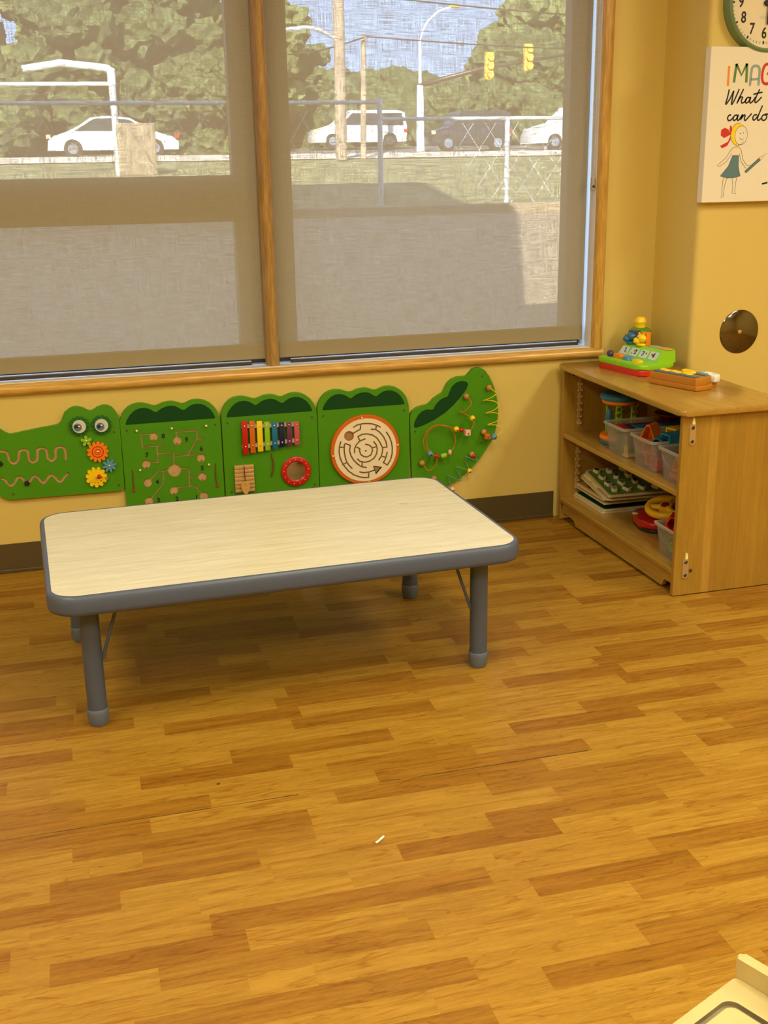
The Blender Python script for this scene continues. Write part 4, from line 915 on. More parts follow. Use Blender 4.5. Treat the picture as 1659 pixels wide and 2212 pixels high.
wl = [  # What
 [(2.283, 1.583), (2.279, 1.560), (2.273, 1.534), (2.288, 1.552), (2.301, 1.578)], [(2.301, 1.578), (2.297, 1.552), (2.296, 1.533), (2.308, 1.552), (2.322, 1.584)],
 [(2.339, 1.584), (2.327, 1.560), (2.316, 1.536)], [(2.318, 1.541), (2.328, 1.556), (2.337, 1.556), (2.333, 1.545), (2.336, 1.538), (2.346, 1.542), (2.354, 1.552)],
 [(2.366, 1.556), (2.355, 1.555), (2.349, 1.546), (2.352, 1.538), (2.362, 1.543), (2.369, 1.557), (2.366, 1.545), (2.369, 1.538), (2.379, 1.545), (2.388, 1.558)],
 [(2.402, 1.583), (2.392, 1.562), (2.386, 1.545), (2.390, 1.539), (2.402, 1.548), (2.412, 1.558)], [(2.378, 1.566), (2.396, 1.570), (2.414, 1.573)],
 # can do
 [(2.297, 1.499), (2.289, 1.498), (2.284, 1.489), (2.289, 1.481), (2.299, 1.484), (2.307, 1.493)],
 [(2.322, 1.499), (2.311, 1.497), (2.306, 1.488), (2.310, 1.481), (2.319, 1.487), (2.325, 1.499), (2.322, 1.487), (2.326, 1.481), (2.335, 1.491), (2.342, 1.501)],
 [(2.342, 1.501), (2.338, 1.490), (2.335, 1.482)], [(2.337, 1.487), (2.347, 1.498), (2.352, 1.497), (2.350, 1.487), (2.354, 1.481), (2.366, 1.492), (2.378, 1.504)],
 [(2.399, 1.500), (2.388, 1.498), (2.383, 1.489), (2.387, 1.482), (2.396, 1.487), (2.404, 1.499)], [(2.418, 1.530), (2.408, 1.506), (2.402, 1.488), (2.406, 1.481), (2.416, 1.488)],
 [(2.432, 1.500), (2.422, 1.497), (2.418, 1.488), (2.424, 1.481), (2.434, 1.484), (2.438, 1.494), (2.432, 1.501), (2.446, 1.501)]]
rib('script_lettering', wl, .0052, M['ink'], 6)
rib('script_lettering', [[(2.440, 1.572), (2.452, 1.545), (2.466, 1.576)], [(2.466, 1.576), (2.455, 1.540), (2.445, 1.524)], [(2.490, 1.565), (2.478, 1.552), (2.486, 1.536), (2.500, 1.548), (2.490, 1.565)], [(2.515, 1.566), (2.510, 1.545), (2.520, 1.538), (2.534, 1.564), (2.532, 1.538)]], .0052, M['ink'], 6)
# a plain little girl holding a pencil
def ell(cx_, cz_, a, b_, n=28, r0=0): return [(cx_+a*math.cos(2*PI*i/n), cz_+b_*math.sin(2*PI*i/n)) for i in range(n)]
fill('drawn_hair', ell(2.331, 1.436, .030, .037), M['inky'], .00012)
fill('drawn_face', ell(2.342, 1.432, .024, .031), M['canvas'], .00006)
rib('ink_outline', [[*ell(2.342, 1.432, .0245, .0315), ell(2.342, 1.432, .0245, .0315)[0]], [*ell(2.331, 1.436, .030, .037)[6:26]]], .0013, M['ink'], 1)
rib('ink_outline', [[(2.336, 1.424), (2.344, 1.418), (2.353, 1.421)]], .0013, M['ink'])
bm = BM(); disc(bm, (2.338, 1.438), .0018, fy-.0001, fy, 10); disc(bm, (2.350, 1.440), .0018, fy-.0001, fy, 10); part('drawn_eyes', bm, M['ink'], cv)
fill('hair_bow', [(2.302, 1.436), (2.290, 1.452), (2.276, 1.458), (2.262, 1.450), (2.262, 1.432), (2.276, 1.424), (2.290, 1.430)], M['inkr'])
fill('hair_bow', [(2.301, 1.436), (2.294, 1.450), (2.296, 1.464), (2.302, 1.464), (2.305, 1.450)], M['inkr'])
fill('hair_bow', [(2.300, 1.432), (2.292, 1.412), (2.262, 1.398), (2.270, 1.390), (2.290, 1.398), (2.302, 1.418)], M['inkr'])
fill('drawn_dress', [(2.314, 1.366), (2.338, 1.366), (2.340, 1.328), (2.350, 1.296), (2.330, 1.292), (2.300, 1.290), (2.270, 1.297), (2.300, 1.330)], M['inkd'])
fill('drawn_shirt', [(2.314, 1.366), (2.338, 1.366), (2.346, 1.384), (2.336, 1.394), (2.318, 1.394), (2.306, 1.384)], M['cream'])
rib('ink_outline', [[(2.314, 1.366), (2.338, 1.366), (2.340, 1.328), (2.350, 1.296), (2.330, 1.292), (2.300, 1.290), (2.270, 1.297), (2.300, 1.330), (2.314, 1.366)],
 [(2.306, 1.384), (2.288, 1.358), (2.262, 1.338)], [(2.310, 1.372), (2.292, 1.346), (2.266, 1.330)], [(2.262, 1.338), (2.255, 1.333), (2.266, 1.330)], [(2.346, 1.384), (2.356, 1.352), (2.372, 1.332), (2.386, 1.332)], [(2.340, 1.372), (2.350, 1.344), (2.370, 1.322)],
 [(2.284, 1.292), (2.281, 1.262), (2.283, 1.232), (2.276, 1.224), (2.288, 1.228), (2.290, 1.262), (2.298, 1.290)], [(2.318, 1.291), (2.324, 1.262), (2.322, 1.240), (2.338, 1.236), (2.332, 1.246), (2.334, 1.268), (2.336, 1.292)],
 [(2.306, 1.384), (2.318, 1.394), (2.336, 1.394), (2.346, 1.384)]], .0013, M['ink'], 1)
fill('drawn_pencil', [(2.372, 1.306), (2.366, 1.312), (2.420, 1.356), (2.427, 1.349)], M['inkd'])
fill('pencil_tip', [(2.420, 1.356), (2.427, 1.349), (2.449, 1.372)], M['cream'])
rib('ink_outline', [[(2.372, 1.306), (2.366, 1.312), (2.420, 1.356), (2.449, 1.372), (2.427, 1.349), (2.372, 1.306)]], .0013, M['ink'], 1)
rib('ink_outline', [[(2.440, 1.268), (2.462, 1.272)]], .006, M['ink'], 1)
# brushed plate
cx, cz = 2.4148, .743
pl = empty('round_wall_plate', (cx, YP, cz), 0, 'round brushed steel cover plate on the yellow pier wall', 'wall plate')
bm = BM(); lathe(bm, [(.080, 0), (.080, .002), (.0765, .0045), (0.001, .0055)], (cx, YP, cz), 64, 'y'); part('plate', bm, M['brushed'], pl, True)
bm = BM(); lathe(bm, [(.008, 0), (.0075, .002), (.004, .0032), (.001, .0022)], (cx, YP-.005, cz), 20, 'y'); part('screw', bm, M['chrome'], pl, True)
# ================================================================ TOYS ON TOP OF THE SHELF UNIT
# pop-up toy: local x along its front (to the viewer's right), y depth, origin front right corner on the shelf top
toy = empty('pop_up_toy', (1.962, 3.600, ZT), 0, 'green and red pop-up animal toy with number cards on the shelf top', 'toy')
toy.rotation_euler = (0, 0, math.radians(-79)); bpy.context.view_layer.update()
# local +x now points along -Y (right in the photo), +y along +X (away)
Lt = dict(parent=toy, world=False); W_ = .262; Dp = .155
def lp(P): return [(-W_+p[0], p[1]) for p in P]
bm = BM(); slab(bm, [(x-W_, y) for x, y in rrect(0, W_, 0, Dp, .028)], 0, .024, 0, .006, 3); link('base', bm, M['tred'], **Lt, smooth=True, angle=50)
bm = BM()
o_pts = rrect(-W_-.002, .002, -.002, Dp+.002, .028, 6)
prof = [(0, .024), (.026, .042), (0, 0)]
# lower green tray
slab(bm, o_pts, .0235, .042, 0, .006, 3)
# stepped housing: front slope rising to a flat top
x0, x1 = -W_+.030, -.004
sec = [(.066, .040), (.070, .044), (.098, .082), (.104, .086), (Dp-.004, .086), (Dp, .080), (Dp, .040)]
A_ = [bm.verts.new((x0+(.012 if z > .06 else 0), y, z)) for y, z in sec]; B_ = [bm.verts.new((x1-(.004 if z > .06 else 0), y, z)) for y, z in sec]
for i in range(len(sec)-1): bm.faces.new((A_[i], A_[i+1], B_[i+1], B_[i]))
bm.faces.new(A_); bm.faces.new(B_[::-1])
link('housing', bm, M['tgreen'], **Lt, smooth=True, angle=35)
sl = math.atan2(.038, .028)
for i in range(4):
    cx_ = x0+.030+i*.054
    bm = BM(); vs = []
    P = rrect(-.0215, .0215, -.016, .016, .004, 4)
    for yy in (0, .0008):
        vs.append([bm.verts.new((cx_+p[0], .084+p[1]*math.cos(sl)-math.sin(sl)*yy, .0632+p[1]*math.sin(sl)+math.cos(sl)*yy+.0004)) for p in P])
    bm.faces.new(vs[1]); n = len(P)
    for k in range(n): bm.faces.new((vs[0][k], vs[0][(k+1) % n], vs[1][(k+1) % n], vs[1][k]))
    cd = link('number_card', bm, M['card'], **Lt)
    Rm_ = Matrix.Rotation(sl, 4, 'X')
    nx_ = (.004, .008, -.004, 0)[i]
    text_mesh('numeral', '1234'[i], .026, M['ink'], cd, (cx_+nx_, .084-math.sin(sl)*.0012+.000, .0632+math.cos(sl)*.0012+.0006), rot=Rm_, depth=.0002, bold=.0006)
    for q in range(3):
        bm = BM(); a = (-.013, .012, -.002)[q]+(.003 if i % 2 else 0); b_ = (.004, -.007, .009)[(q+i) % 3]
        c0 = Vector((cx_+a, .084+b_*math.cos(sl)-math.sin(sl)*.0011, .0632+b_*math.sin(sl)+math.cos(sl)*.0011+.0004))
        e1 = Vector((1, 0, 0)); e2 = Vector((0, math.cos(sl), math.sin(sl)))
        bm.faces.new([bm.verts.new(c0+e1*.0045*math.cos(2*PI*k/10)+e2*.004*math.sin(2*PI*k/10)) for k in range(10)])
        link('printed_blob', bm, [M['yellow'], M['dorange'], M['tgreen'], M['red']][(q+i) % 4], cd)
# front controls
bm = BM(); ball(bm, (-W_+.036, .036, .052), .013, 20, (1.15, .9, 1)); c_ = link('purple_button', bm, M['tpurple'], **Lt, smooth=True)
bm = BM(); slab(bm, [(x-.178, y+.040) for x, y in rrect(-.027, .027, -.012, .012, .011)], .041, .056, 0, .004, 3); link('orange_button', bm, M['orange'], **Lt, smooth=True, angle=50)
bm = BM(); slab(bm, [(-.122+(.021+.003*math.cos(6*a))*math.cos(a)*1.05, .036+(.0135+.002*math.cos(6*a))*math.sin(a)) for a in [2*PI*i/36 for i in range(36)]], .041, .056, 0, .003, 2); link('blue_dial', bm, M['blue'], **Lt, smooth=True, angle=50)
bm = BM(); slab(bm, [(-.062+.027*math.cos(a), .030+.0135*math.sin(a)) for a in [2*PI*i/32 for i in range(32)]], .041, .052, 0, .004, 3); link('yellow_button', bm, M['yellow'], **Lt, smooth=True, angle=50)
bm = BM(); slab(bm, [(x-.022, y+.128) for x, y in rrect(-.030, .018, -.018, .018, .006)], .0865, .0890); link('lid_sticker', bm, M['stick'], **Lt)
bm = BM(); slab(bm, [(x-.080, y+.128) for x, y in rrect(-.026, .022, -.018, .018, .006)], .0865, .0885); link('lid_sticker', bm, M['stick2'], **Lt)
# flip-up hippo and bear heads
def head(name, cx_, cy_, zz, s, m_, cap, snout):
    bm = BM(); ball(bm, (cx_, cy_, zz+.028*s), .0205*s, 24, (1.1, 1, .88)); ball(bm, (cx_-.012*s, cy_-.014*s, zz+.018*s), .0155*s, 20, (1.1, 1, .85))
    cone(bm, (cx_, cy_, zz), (cx_, cy_, zz+.008), .022*s, .019*s, 24)
    for e in (-1, 1): ball(bm, (cx_+e*.013*s, cy_-.002, zz+.045*s), .0050*s, 12)
    h = link(name, bm, m_, **Lt, smooth=True)
    bm = BM()
    for e in (-1, 1): ball(bm, (cx_-.008*s+e*.008*s, cy_-.019*s, zz+.033*s), .0022, 10)
    if snout: ball(bm, (cx_-.016*s, cy_-.0285*s, zz+.021*s), .0028, 10)
    link('eyes', bm, M['black'], h, smooth=True)
    bm = BM(); box(bm, cx_-.010*s, cx_+.024*s, cy_-.004*s, cy_+.024*s, zz+.047*s, zz+.051*s, .0018); box(bm, cx_+.020*s, cx_+.024*s, cy_+.002, cy_+.024*s, zz, zz+.050*s, .0018)
    link('flip_lid', bm, cap, h, smooth=True, angle=50)
head('blue_pop_up_head', -.200, .112, .086, .95, M['hippo'], M['tpurple'], False)
head('yellow_pop_up_head', -.142, .112, .086, .95, M['yellow'], M['orange'], True)
# toy bottle behind it
bt = empty('toy_bottle', (2.11, 3.90, ZT), 0, 'green toy bottle with yellow cap behind the pop-up toy', 'toy')
bm = BM(); lathe(bm, [(.002, 0), (.050, 0), (.056, .006), (.057, .05), (.057, .10), (.056, .125), (.052, .145), (.043, .160), (.029, .167), (.002, .167)], (2.11, 3.90, ZT), 40); link('body', bm, mat('bottle_green', (.09, .26, .02), .3), bt, smooth=True, angle=40)
bm = BM(); lathe(bm, [(.002, .166), (.0250, .166), (.0250, .188), (.0275, .191), (.0255, .203), (.018, .214), (.002, .217)], (2.11, 3.90, ZT), 36); link('cap', bm, M['yellow'], bt, smooth=True, angle=40); bt.scale = (.82, .82, .79)
# brown piano/guitar toy: origin its front right bottom corner
bx = empty('musical_book_toy', (2.006, 3.309, ZT), 0, 'flat brown toy with blue and yellow keys and a white knob end', 'toy')
P0 = Vector((2.006, 3.309)); Pa = Vector((1.938, 3.500)); e1 = (Pa-P0).normalized(); e2 = Vector((-e1.y, e1.x))*-1
def bp_(a, b_): q = P0+e1*a+e2*b_; return (q.x, q.y)
outl = [(0, 0), (.203, 0), (.203, .070), (.185, .085), (.15, .088), (.11, .084), (.085, .092), (.080, .108), (.070, .125), (.045, .136), (.020, .132), (.010, .118), (.014, .100), (.008, .086), (-.006, .076), (-.010, .052), (-.008, .022)]
bm = BM(); slab(bm, [bp_(*p) for p in outl], ZT+.001, ZT+.018, 0, .002, 2); link('base', bm, M['tbrown'], bx, smooth=True, angle=40)
outb = [(.003, .001), (.200, .001), (.200, .068), (.185, .083), (.11, .082), (.078, .088), (.050, .096), (.016, .092), (.004, .08), (-.006, .05), (-.004, .022)]
bm = BM(); slab(bm, [bp_(*p) for p in outb], ZT+.018, ZT+.043, 0, .002, 2); link('body', bm, M['tbrown'], bx, smooth=True, angle=40)
bm = BM()
for i in range(8):
    a = .010+i*.0225; slab(bm, [bp_(a, .004), bp_(a+.020, .004), bp_(a+.020, .026), bp_(a, .026)], ZT+.043, ZT+.048, 0, .0015, 2)
link('blue_keys', bm, M['tblue'], bx, smooth=True, angle=40)
rr2 = random.Random(5); bm = BM()
for i in range(6):
    q = bp_(.055+i*.024, .030+.008*(i % 2)); ball(bm, (q[0], q[1], ZT+.047), .0135, 14, (1, 1, .38))
link('yellow_flowers', bm, M['yellow'], bx, smooth=True)
bm = BM()
for a, b_ in ((.085, .066), (.105, .070), (.068, .060)): q = bp_(a, b_); ball(bm, (q[0], q[1], ZT+.048), .015, 14, (1, 1, .45))
link('yellow_flower_cluster', bm, M['yellow'], bx, smooth=True)
bm = BM(); slab(bm, [bp_(*p) for p in [(.012, .060), (.060, .064), (.058, .084), (.016, .080)]], ZT+.043, ZT+.050, 0, .003, 2); link('grey_pad', bm, M['blue'], bx, smooth=True, angle=40)
bm = BM(); slab(bm, [bp_(*p) for p in [(.000, .094), (.040, .086), (.078, .094), (.082, .112), (.070, .130), (.042, .144), (.014, .136), (-.004, .116)]], ZT+.0185, ZT+.043, 0, .004, 2)
q = bp_(.046, .112); ball(bm, (q[0], q[1], ZT+.040), .020, 20, (1, 1, .4)); link('white_knob_end', bm, M['white'], bx, smooth=True, angle=50)

# ================================================================ INSIDE THE SHELF UNIT
ZM, ZB = .3527, .0928
def bin_(y0, y1, zb, label, h=.108, x0=1.866, xd=.285):
    root = empty('storage_bin', (x0+xd/2, (y0+y1)/2, zb), 0, label, 'bin', 'clear plastic toy bins')
    bm = BM()
    def ring(x0_, x1_, a, b_, z, r=.02): return [bm.verts.new((p[0], p[1], z)) for p in rrect(x0_, x1_, a, b_, r, 6)]
    def lo(t, off): return (x0-.014*t+off, x0+xd+.006*t-off, y0-.010*t+off, y1+.010*t-off)
    R_ = []
    for t, z in ((0, .0005), (.08, .0005+h*.03), (.62, h*.62), (.66, h*.66), (.98, h-.002)): R_.append((t, z, 0))
    for t, z in ((.62, h*.62), (0, .003)): R_.append((t, z, .0018))
    rings = [ring(*lo(t, o), zb+z) for t, z, o in R_]
    rb = BM(); 
    def rring(t, z): return [rb.verts.new((p[0], p[1], zb+z)) for p in rrect(*lo(t, 0), .02, 6)]
    rq = [rring(t, z) for t, z in ((1.0, h-.007), (1.36, h-.007), (1.50, h+.001), (1.0, h+.0022))]
    for a, b_ in zip(rq, rq[1:]+rq[:1]):
        for i in range(len(a)): rb.faces.new((a[i], a[(i+1) % len(a)], b_[(i+1) % len(a)], b_[i]))
    link('rim', rb, M['binrim'], root, smooth=True, angle=40)
    for a, b_ in zip(rings, rings[1:]):
        for i in range(len(a)): bm.faces.new((a[i], a[(i+1) % len(a)], b_[(i+1) % len(a)], b_[i]))
    bm.faces.new(rings[0]); bm.faces.new(rings[-1])
    link('tub', bm, M['bin'], root, smooth=True, angle=40)
    # moulded front grip recess
    bm = BM(); ya, yb_ = y0+.012, y1-.012; zt = zb+h*.80; zl = zb+h*.50; xf = x0-.0145
    P = [(ya, zt), (ya+.01, zt-.012), (ya+.028, zl+.006), (ya+.042, zl), (yb_-.042, zl), (yb_-.028, zl+.006), (yb_-.01, zt-.012), (yb_, zt)]
    tube(bm, smooth_path([(xf+.010-.010*((z-zb)/h), y, z) for y, z in P], 4), .0011, 6); link('moulded_ridge', bm, M['bin'], root, smooth=True)
    return root
bin_(3.510, 3.645, ZM, 'clear bin of puzzle plates beside the toy tower, middle shelf')
bin_(3.308, 3.445, ZM, 'clear bin with an orange triangle shape on top, centre of middle shelf')
bin_(3.112, 3.247, ZM, 'clear bin with a pale orange triangle low inside, by the near panel', x0=1.864)
bin_(3.112, 3.252, ZB, 'clear bin with red block on top, alone on the bottom shelf', x0=1.868)
def hollow(name, poly, ax, c, L_, th, m_, label, cat, rz=0, ry=0, group='loose shape toys in the bins'):
    """hollow prism block: poly in its own plane, extruded length L_"""
    root = empty(name, c, rz, label, cat, group); root.rotation_euler = (0, ry, rz)
    bm = BM(); cxx = sum(p[0] for p in poly)/len(poly); czz = sum(p[1] for p in poly)/len(poly)
    k = lambda p, f: (cxx+(p[0]-cxx)*f, czz+(p[1]-czz)*f)
    lo_ = [[bm.verts.new((*([yy] if ax == 'x' else [k(p, f)[0]]), *( [k(p, f)[0]] if ax == 'x' else [yy]), k(p, f)[1])) for p in poly] for yy, f in ((-L_/2, 1), (-L_/2, 1-th), (L_/2*.9, 1-th), (L_/2, 1))]
    n = len(poly)
    for a, b_ in ((lo_[0], lo_[1]), (lo_[1], lo_[2]), (lo_[0], lo_[3])):
        for i in range(n): bm.faces.new((a[i], a[(i+1) % n], b_[(i+1) % n], b_[i]))
    bm.faces.new(lo_[2]); bm.faces.new(lo_[3])
    link('block', bm, m_, root, world=False); return root
tri = lambda s: [(0, s*.62), (-s*.10, s*.60), (-s*.5, -s*.28), (-s*.42, -s*.36), (s*.42, -s*.36), (s*.5, -s*.28), (s*.10, s*.60)]
sq = lambda s: [(-s/2, -s/2), (s/2, -s/2), (s/2, s/2), (-s/2, s/2)]
cir_ = lambda s, n=20: [(s/2*math.cos(2*PI*i/n), s/2*math.sin(2*PI*i/n)) for i in range(n)]
hx_ = lambda s: cir_(s, 6)
hollow('triangle_block', tri(.062), 'x', (1.900, 3.395, ZM+.112), .062, .12, M['orange'], 'hollow orange triangle block standing on top of the centre bin', 'toy block', rz=.62)
hollow('round_block', cir_(.042), 'x', (1.895, 3.330, ZM+.098), .05, .2, M['tblue2'], 'blue round block at front of the centre bin', 'toy block', rz=.7)
hollow('arch_block', sq(.05), 'x', (1.95, 3.31, ZM+.108), .10, .2, M['tblue2'], 'blue square block lying behind the blue round one', 'toy block', rz=.12)
hollow('square_block', sq(.045), 'x', (1.985, 3.375, ZM+.112), .06, .2, M['yellow'], 'yellow square block at the back of the centre bin', 'toy block', rz=.3)
hollow('square_block', sq(.05), 'x', (2.07, 3.33, ZM+.105), .06, .2, M['red'], 'dark red block at the far back of the centre bin', 'toy block', rz=-.3)
hollow('round_block', cir_(.06), 'x', (1.915, 3.395, ZM+.060), .06, .2, M['coral'], 'coral round block seen through the centre bin front', 'toy block', ry=.2)
hollow('square_block', sq(.045), 'x', (1.905, 3.375, ZM+.035), .05, .2, M['coral'], 'coral square block low in the centre bin', 'toy block', rz=.5)
hollow('square_block', sq(.042), 'x', (1.90, 3.330, ZM+.028), .05, .2, M['pinkp'], 'pink block at the bottom corner of the centre bin', 'toy block', rz=.1)
# plates in the far bin
for i, (cn, y, zt_, tl) in enumerate((('red', 3.60, .094, .0), ('navy', 3.58, .096, .02), ('teal', 3.555, .098, .0), ('dgreen', 3.54, .088, 0))):
    bm = BM(); box(bm, 1.885+.02*i, 2.10, y-.030, y+.034, ZM+zt_, ZM+zt_+.004, .001)
    tag(link('puzzle_plate', bm, M[cn]), ['dark red', 'navy', 'mid blue', 'dark green'][i]+' flat plate lying near the top of the bin beside the tower', 'toy plate', 'flat plates in the far bin')
for i, y in enumerate((3.624, 3.59, 3.565)):
    bm = BM(); box(bm, 1.895, 2.08, y-.010, y+.010, ZM+.004, ZM+.062+.004*i, .001)
    tag(link('grey_green_plate', bm, M['sagegrey']), 'grey-green upright plate '+['nearest the tower', 'in the middle', 'toward the yellow tray'][i]+' in the far bin', 'toy plate', 'upright plates in the far bin')
bm = BM(); box(bm, 1.875, 1.95, 3.516, 3.552, ZM+.004, ZM+.009, .001); box(bm, 1.875, 1.879, 3.530, 3.534, ZM+.009, ZM+.045); box(bm, 1.875, 1.879, 3.516, 3.519, ZM+.009, ZM+.045)
tag(link('yellow_tray', bm, M['yellow']), 'yellow slotted piece in the bottom of the far bin', 'toy')
# near bin: triangle and slab
hollow('triangle_block', tri(.052), 'x', (1.900, 3.190, ZM+.052), .04, .25, M['orange'], 'pale orange triangle block seen through the near bin', 'toy block')
bm = BM(); box(bm, 1.882, 2.09, 3.125, 3.235, ZM+.004, ZM+.024, .004); tag(link('coral_slab', bm, M['coral']), 'coral red slab in the bottom of the near bin', 'toy')
bm = BM(); box(bm, 1.93, 2.1, 3.13, 3.23, ZM+.060, ZM+.102, .006); tag(link('dark_block', bm, M['slate']), 'dark slate block filling the top of the near bin', 'toy')
# bottom bin contents
hollow('hexagon_block', hx_(.058), 'x', (1.900, 3.205, ZB+.116), .06, .2, M['red'], 'red hexagon block on top of the bottom-shelf bin', 'toy block', rz=.9)
hollow('round_block', cir_(.05), 'x', (1.905, 3.155, ZB+.098), .06, .2, M['red'], 'red round block beside the hexagon on the bottom bin', 'toy block', rz=-.2)
hollow('square_block', sq(.04), 'x', (1.96, 3.165, ZB+.118), .06, .2, M['yellow'], 'yellow block behind the red ones on the bottom bin', 'toy block', rz=.2)
hollow('round_block', cir_(.055), 'x', (1.915, 3.205, ZB+.040), .05, .2, M['lime'], 'lime green round block inside the bottom bin', 'toy block')
hollow('square_block', sq(.05), 'x', (1.905, 3.145, ZB+.032), .05, .2, M['yellow'], 'yellow square block inside the bottom bin', 'toy block')
# toy tower
tx, ty = 1.957, 3.742
tw = empty('rain_tower_toy', (tx, ty, ZM), 0, 'upright toy tower with blue lid and green spirals at the left', 'toy')
bm = BM(); lathe(bm, [(.002, 0), (.060, 0), (.067, .006), (.067, .016), (.060, .018), (.002, .018)], (tx, ty, ZM), 36); link('base', bm, M['toyblue'], tw, smooth=True, angle=40)
bm = BM(); lathe(bm, [(.002, .018), (.066, .018), (.070, .028), (.066, .040), (.050, .046), (.002, .046)], (tx, ty, ZM), 36); link('base_ring', bm, M['orange'], tw, smooth=True, angle=40)
bm = BM(); lathe(bm, [(.002, .180), (.062, .180), (.066, .186), (.066, .196), (.002, .196)], (tx, ty, ZM), 36); link('top_ring', bm, M['orange'], tw, smooth=True, angle=40)
bm = BM(); lathe(bm, [(.002, .195), (.068, .195), (.073, .203), (.072, .216), (.064, .223), (.030, .221), (.020, .216), (.002, .216)], (tx, ty, ZM), 40); link('lid', bm, M['toyblue'], tw, smooth=True, angle=40)
for i in range(4):
    a = PI*.78+i*PI/2; cx_, cy_ = tx+.046*math.cos(a), ty+.046*math.sin(a)
    bm = BM(); cone(bm, (cx_, cy_, ZM+.044), (cx_, cy_, ZM+.182), .0165, seg=24, caps=False); tb = link('clear_tube', bm, M['clear'], tw, smooth=True)
    bm = BM(); cone(bm, (cx_, cy_, ZM+.044), (cx_, cy_, ZM+.182), .004, seg=12)
    n = 60
    for k in range(n):
        a0, a1 = k*.52, (k+1)*.52; z0_, z1_ = ZM+.048+.0021*k, ZM+.048+.0021*(k+1)
        vs = [bm.verts.new((cx_+r_*math.cos(a_), cy_+r_*math.sin(a_), z_)) for r_, a_, z_ in ((.003, a0, z0_), (.0145, a0, z0_), (.0145, a1, z1_), (.003, a1, z1_))]; bm.faces.new(vs)
    link('spiral', bm, M['lime'], tw)
bm = BM(); ball(bm, (tx-.050, ty-.018, ZM+.118), .046, 24, (.30, .28, 1)); link('blue_paddle', bm, M['toyblue'], tw, smooth=True); tw.scale = (1, 1, .84)
# stacked bowls behind
for i in range(7):
    z = ZM+.003+i*.0235; x_, y_ = 2.115+.002*(i % 3), 3.655-.003*(i % 2)
    bm = BM(); lathe(bm, [(.002, .0), (.030, .0), (.050, .014), (.058, .020), (.056, .022), (.046, .016), (.028, .003), (.002, .003)], (x_, y_, z), 32)
    cl = ['dred', 'dgreen2', 'dred', 'dorange2', 'dred', 'olive', 'dred'][i]
    nm = ['dark red', 'deep green', 'dark red', 'rust', 'dark red', 'olive green', 'dark red'][i]
    tag(link('toy_bowl', bm, M[cl], smooth=True, ), nm+' shallow toy bowl, number '+['one', 'two', 'three', 'four', 'five', 'six', 'seven'][i]+' from the bottom of the stack behind the tower', 'toy bowl', 'stacked toy bowls')
# puzzle boards on the bottom shelf
def pboard(name, y0, y1, x0_, x1_, z, th, m_edge, m_top, label, tilt=(0, 0), rz=0, r=.012, deco=None):
    c = ((x0_+x1_)/2, (y0+y1)/2, z); root = empty(name, c, 0, label, 'puzzle', 'wooden puzzles on the bottom shelf'); root.rotation_euler = (tilt[0], tilt[1], rz)
    bm = BM(); w_, h_ = (x1_-x0_)/2, (y1-y0)/2
    slab(bm, rrect(-w_, w_, -h_, h_, r), 0, th); bd = link('board', bm, m_edge, root, world=False)
    bm = BM(); slab(bm, rrect(-w_+.008, w_-.008, -h_+.008, h_-.008, r), th, th+.0008); link('picture', bm, m_top, root, world=False)
    if deco: deco(root, w_, h_, th)
    return root
pboard('puzzle_board', 3.700, 3.962, 1.884, 2.17, ZB+.0005, .0065, M['board'], M['white'], 'pale puzzle board, lowest of the stack on the bottom shelf')
def d_green(root, w_, h_, th):
    bm = BM()
    for i in range(3): slab(bm, [(p[0]-.05+.06*i, p[1]-.02+.02*i) for p in cir_(.05, 7)], th+.0009, th+.0015)
    link('printed_shapes', bm, M['dred'], root, world=False)
pboard('puzzle_board', 3.702, 3.960, 1.888, 2.17, ZB+.0085, .0065, M['board'], M['dgreen'], 'puzzle board with dark green picture, second from the bottom', deco=d_green)
pboard('puzzle_board', 3.712, 3.955, 1.896, 2.17, ZB+.032, .007, M['board'], M['board'], 'worn cream puzzle board in the middle of the stack', r=.008, tilt=(.01, .0))
def d_yel(root, w_, h_, th):
    bm = BM(); slab(bm, [(p[0]-w_+.05, p[1]+.04) for p in [(a*1.6, b_) for a, b_ in cir_(.045, 12)]], th+.0009, th+.0016); slab(bm, [(p[0]-w_+.05, p[1]-.05) for p in [(a*1.6, b_) for a, b_ in cir_(.045, 12)]], th+.0009, th+.0016); link('printed_shapes', bm, M['black'], root, world=False)
    bm = BM(); slab(bm, [(-w_+.03, -.02), (-w_+.1, -.03), (-w_+.1, .0), (-w_+.03, .01)], th+.0009, th+.0014); link('printed_band', bm, M['dred'], root, world=False)
pboard('puzzle_board', 3.712, 3.952, 1.892, 2.17, ZB+.046, .009, M['board'], M['ochre'], 'puzzle board with yellow, red and black picture in the stack', deco=d_yel)
def d_cream(root, w_, h_, th):
    for i, (yy, l) in enumerate(((h_-.05, .035), (h_-.12, .03))):
        bm = BM(); slab(bm, [(p[0]-w_+.022, p[1]+yy) for p in rrect(-.009, .009, -l, l, .006)], th+.0008, th+.008, 0, .003, 2); link('puzzle_piece', bm, M['lyellow'], root, world=False, smooth=True, angle=50)
pboard('puzzle_board', 3.668, 3.925, 1.886, 2.16, ZB+.0735, .007, M['board'], M['board'], 'cream puzzle board with rounded corners and pale yellow pieces, second from top', tilt=(.13, .0), rz=-.03, r=.03, deco=d_cream)
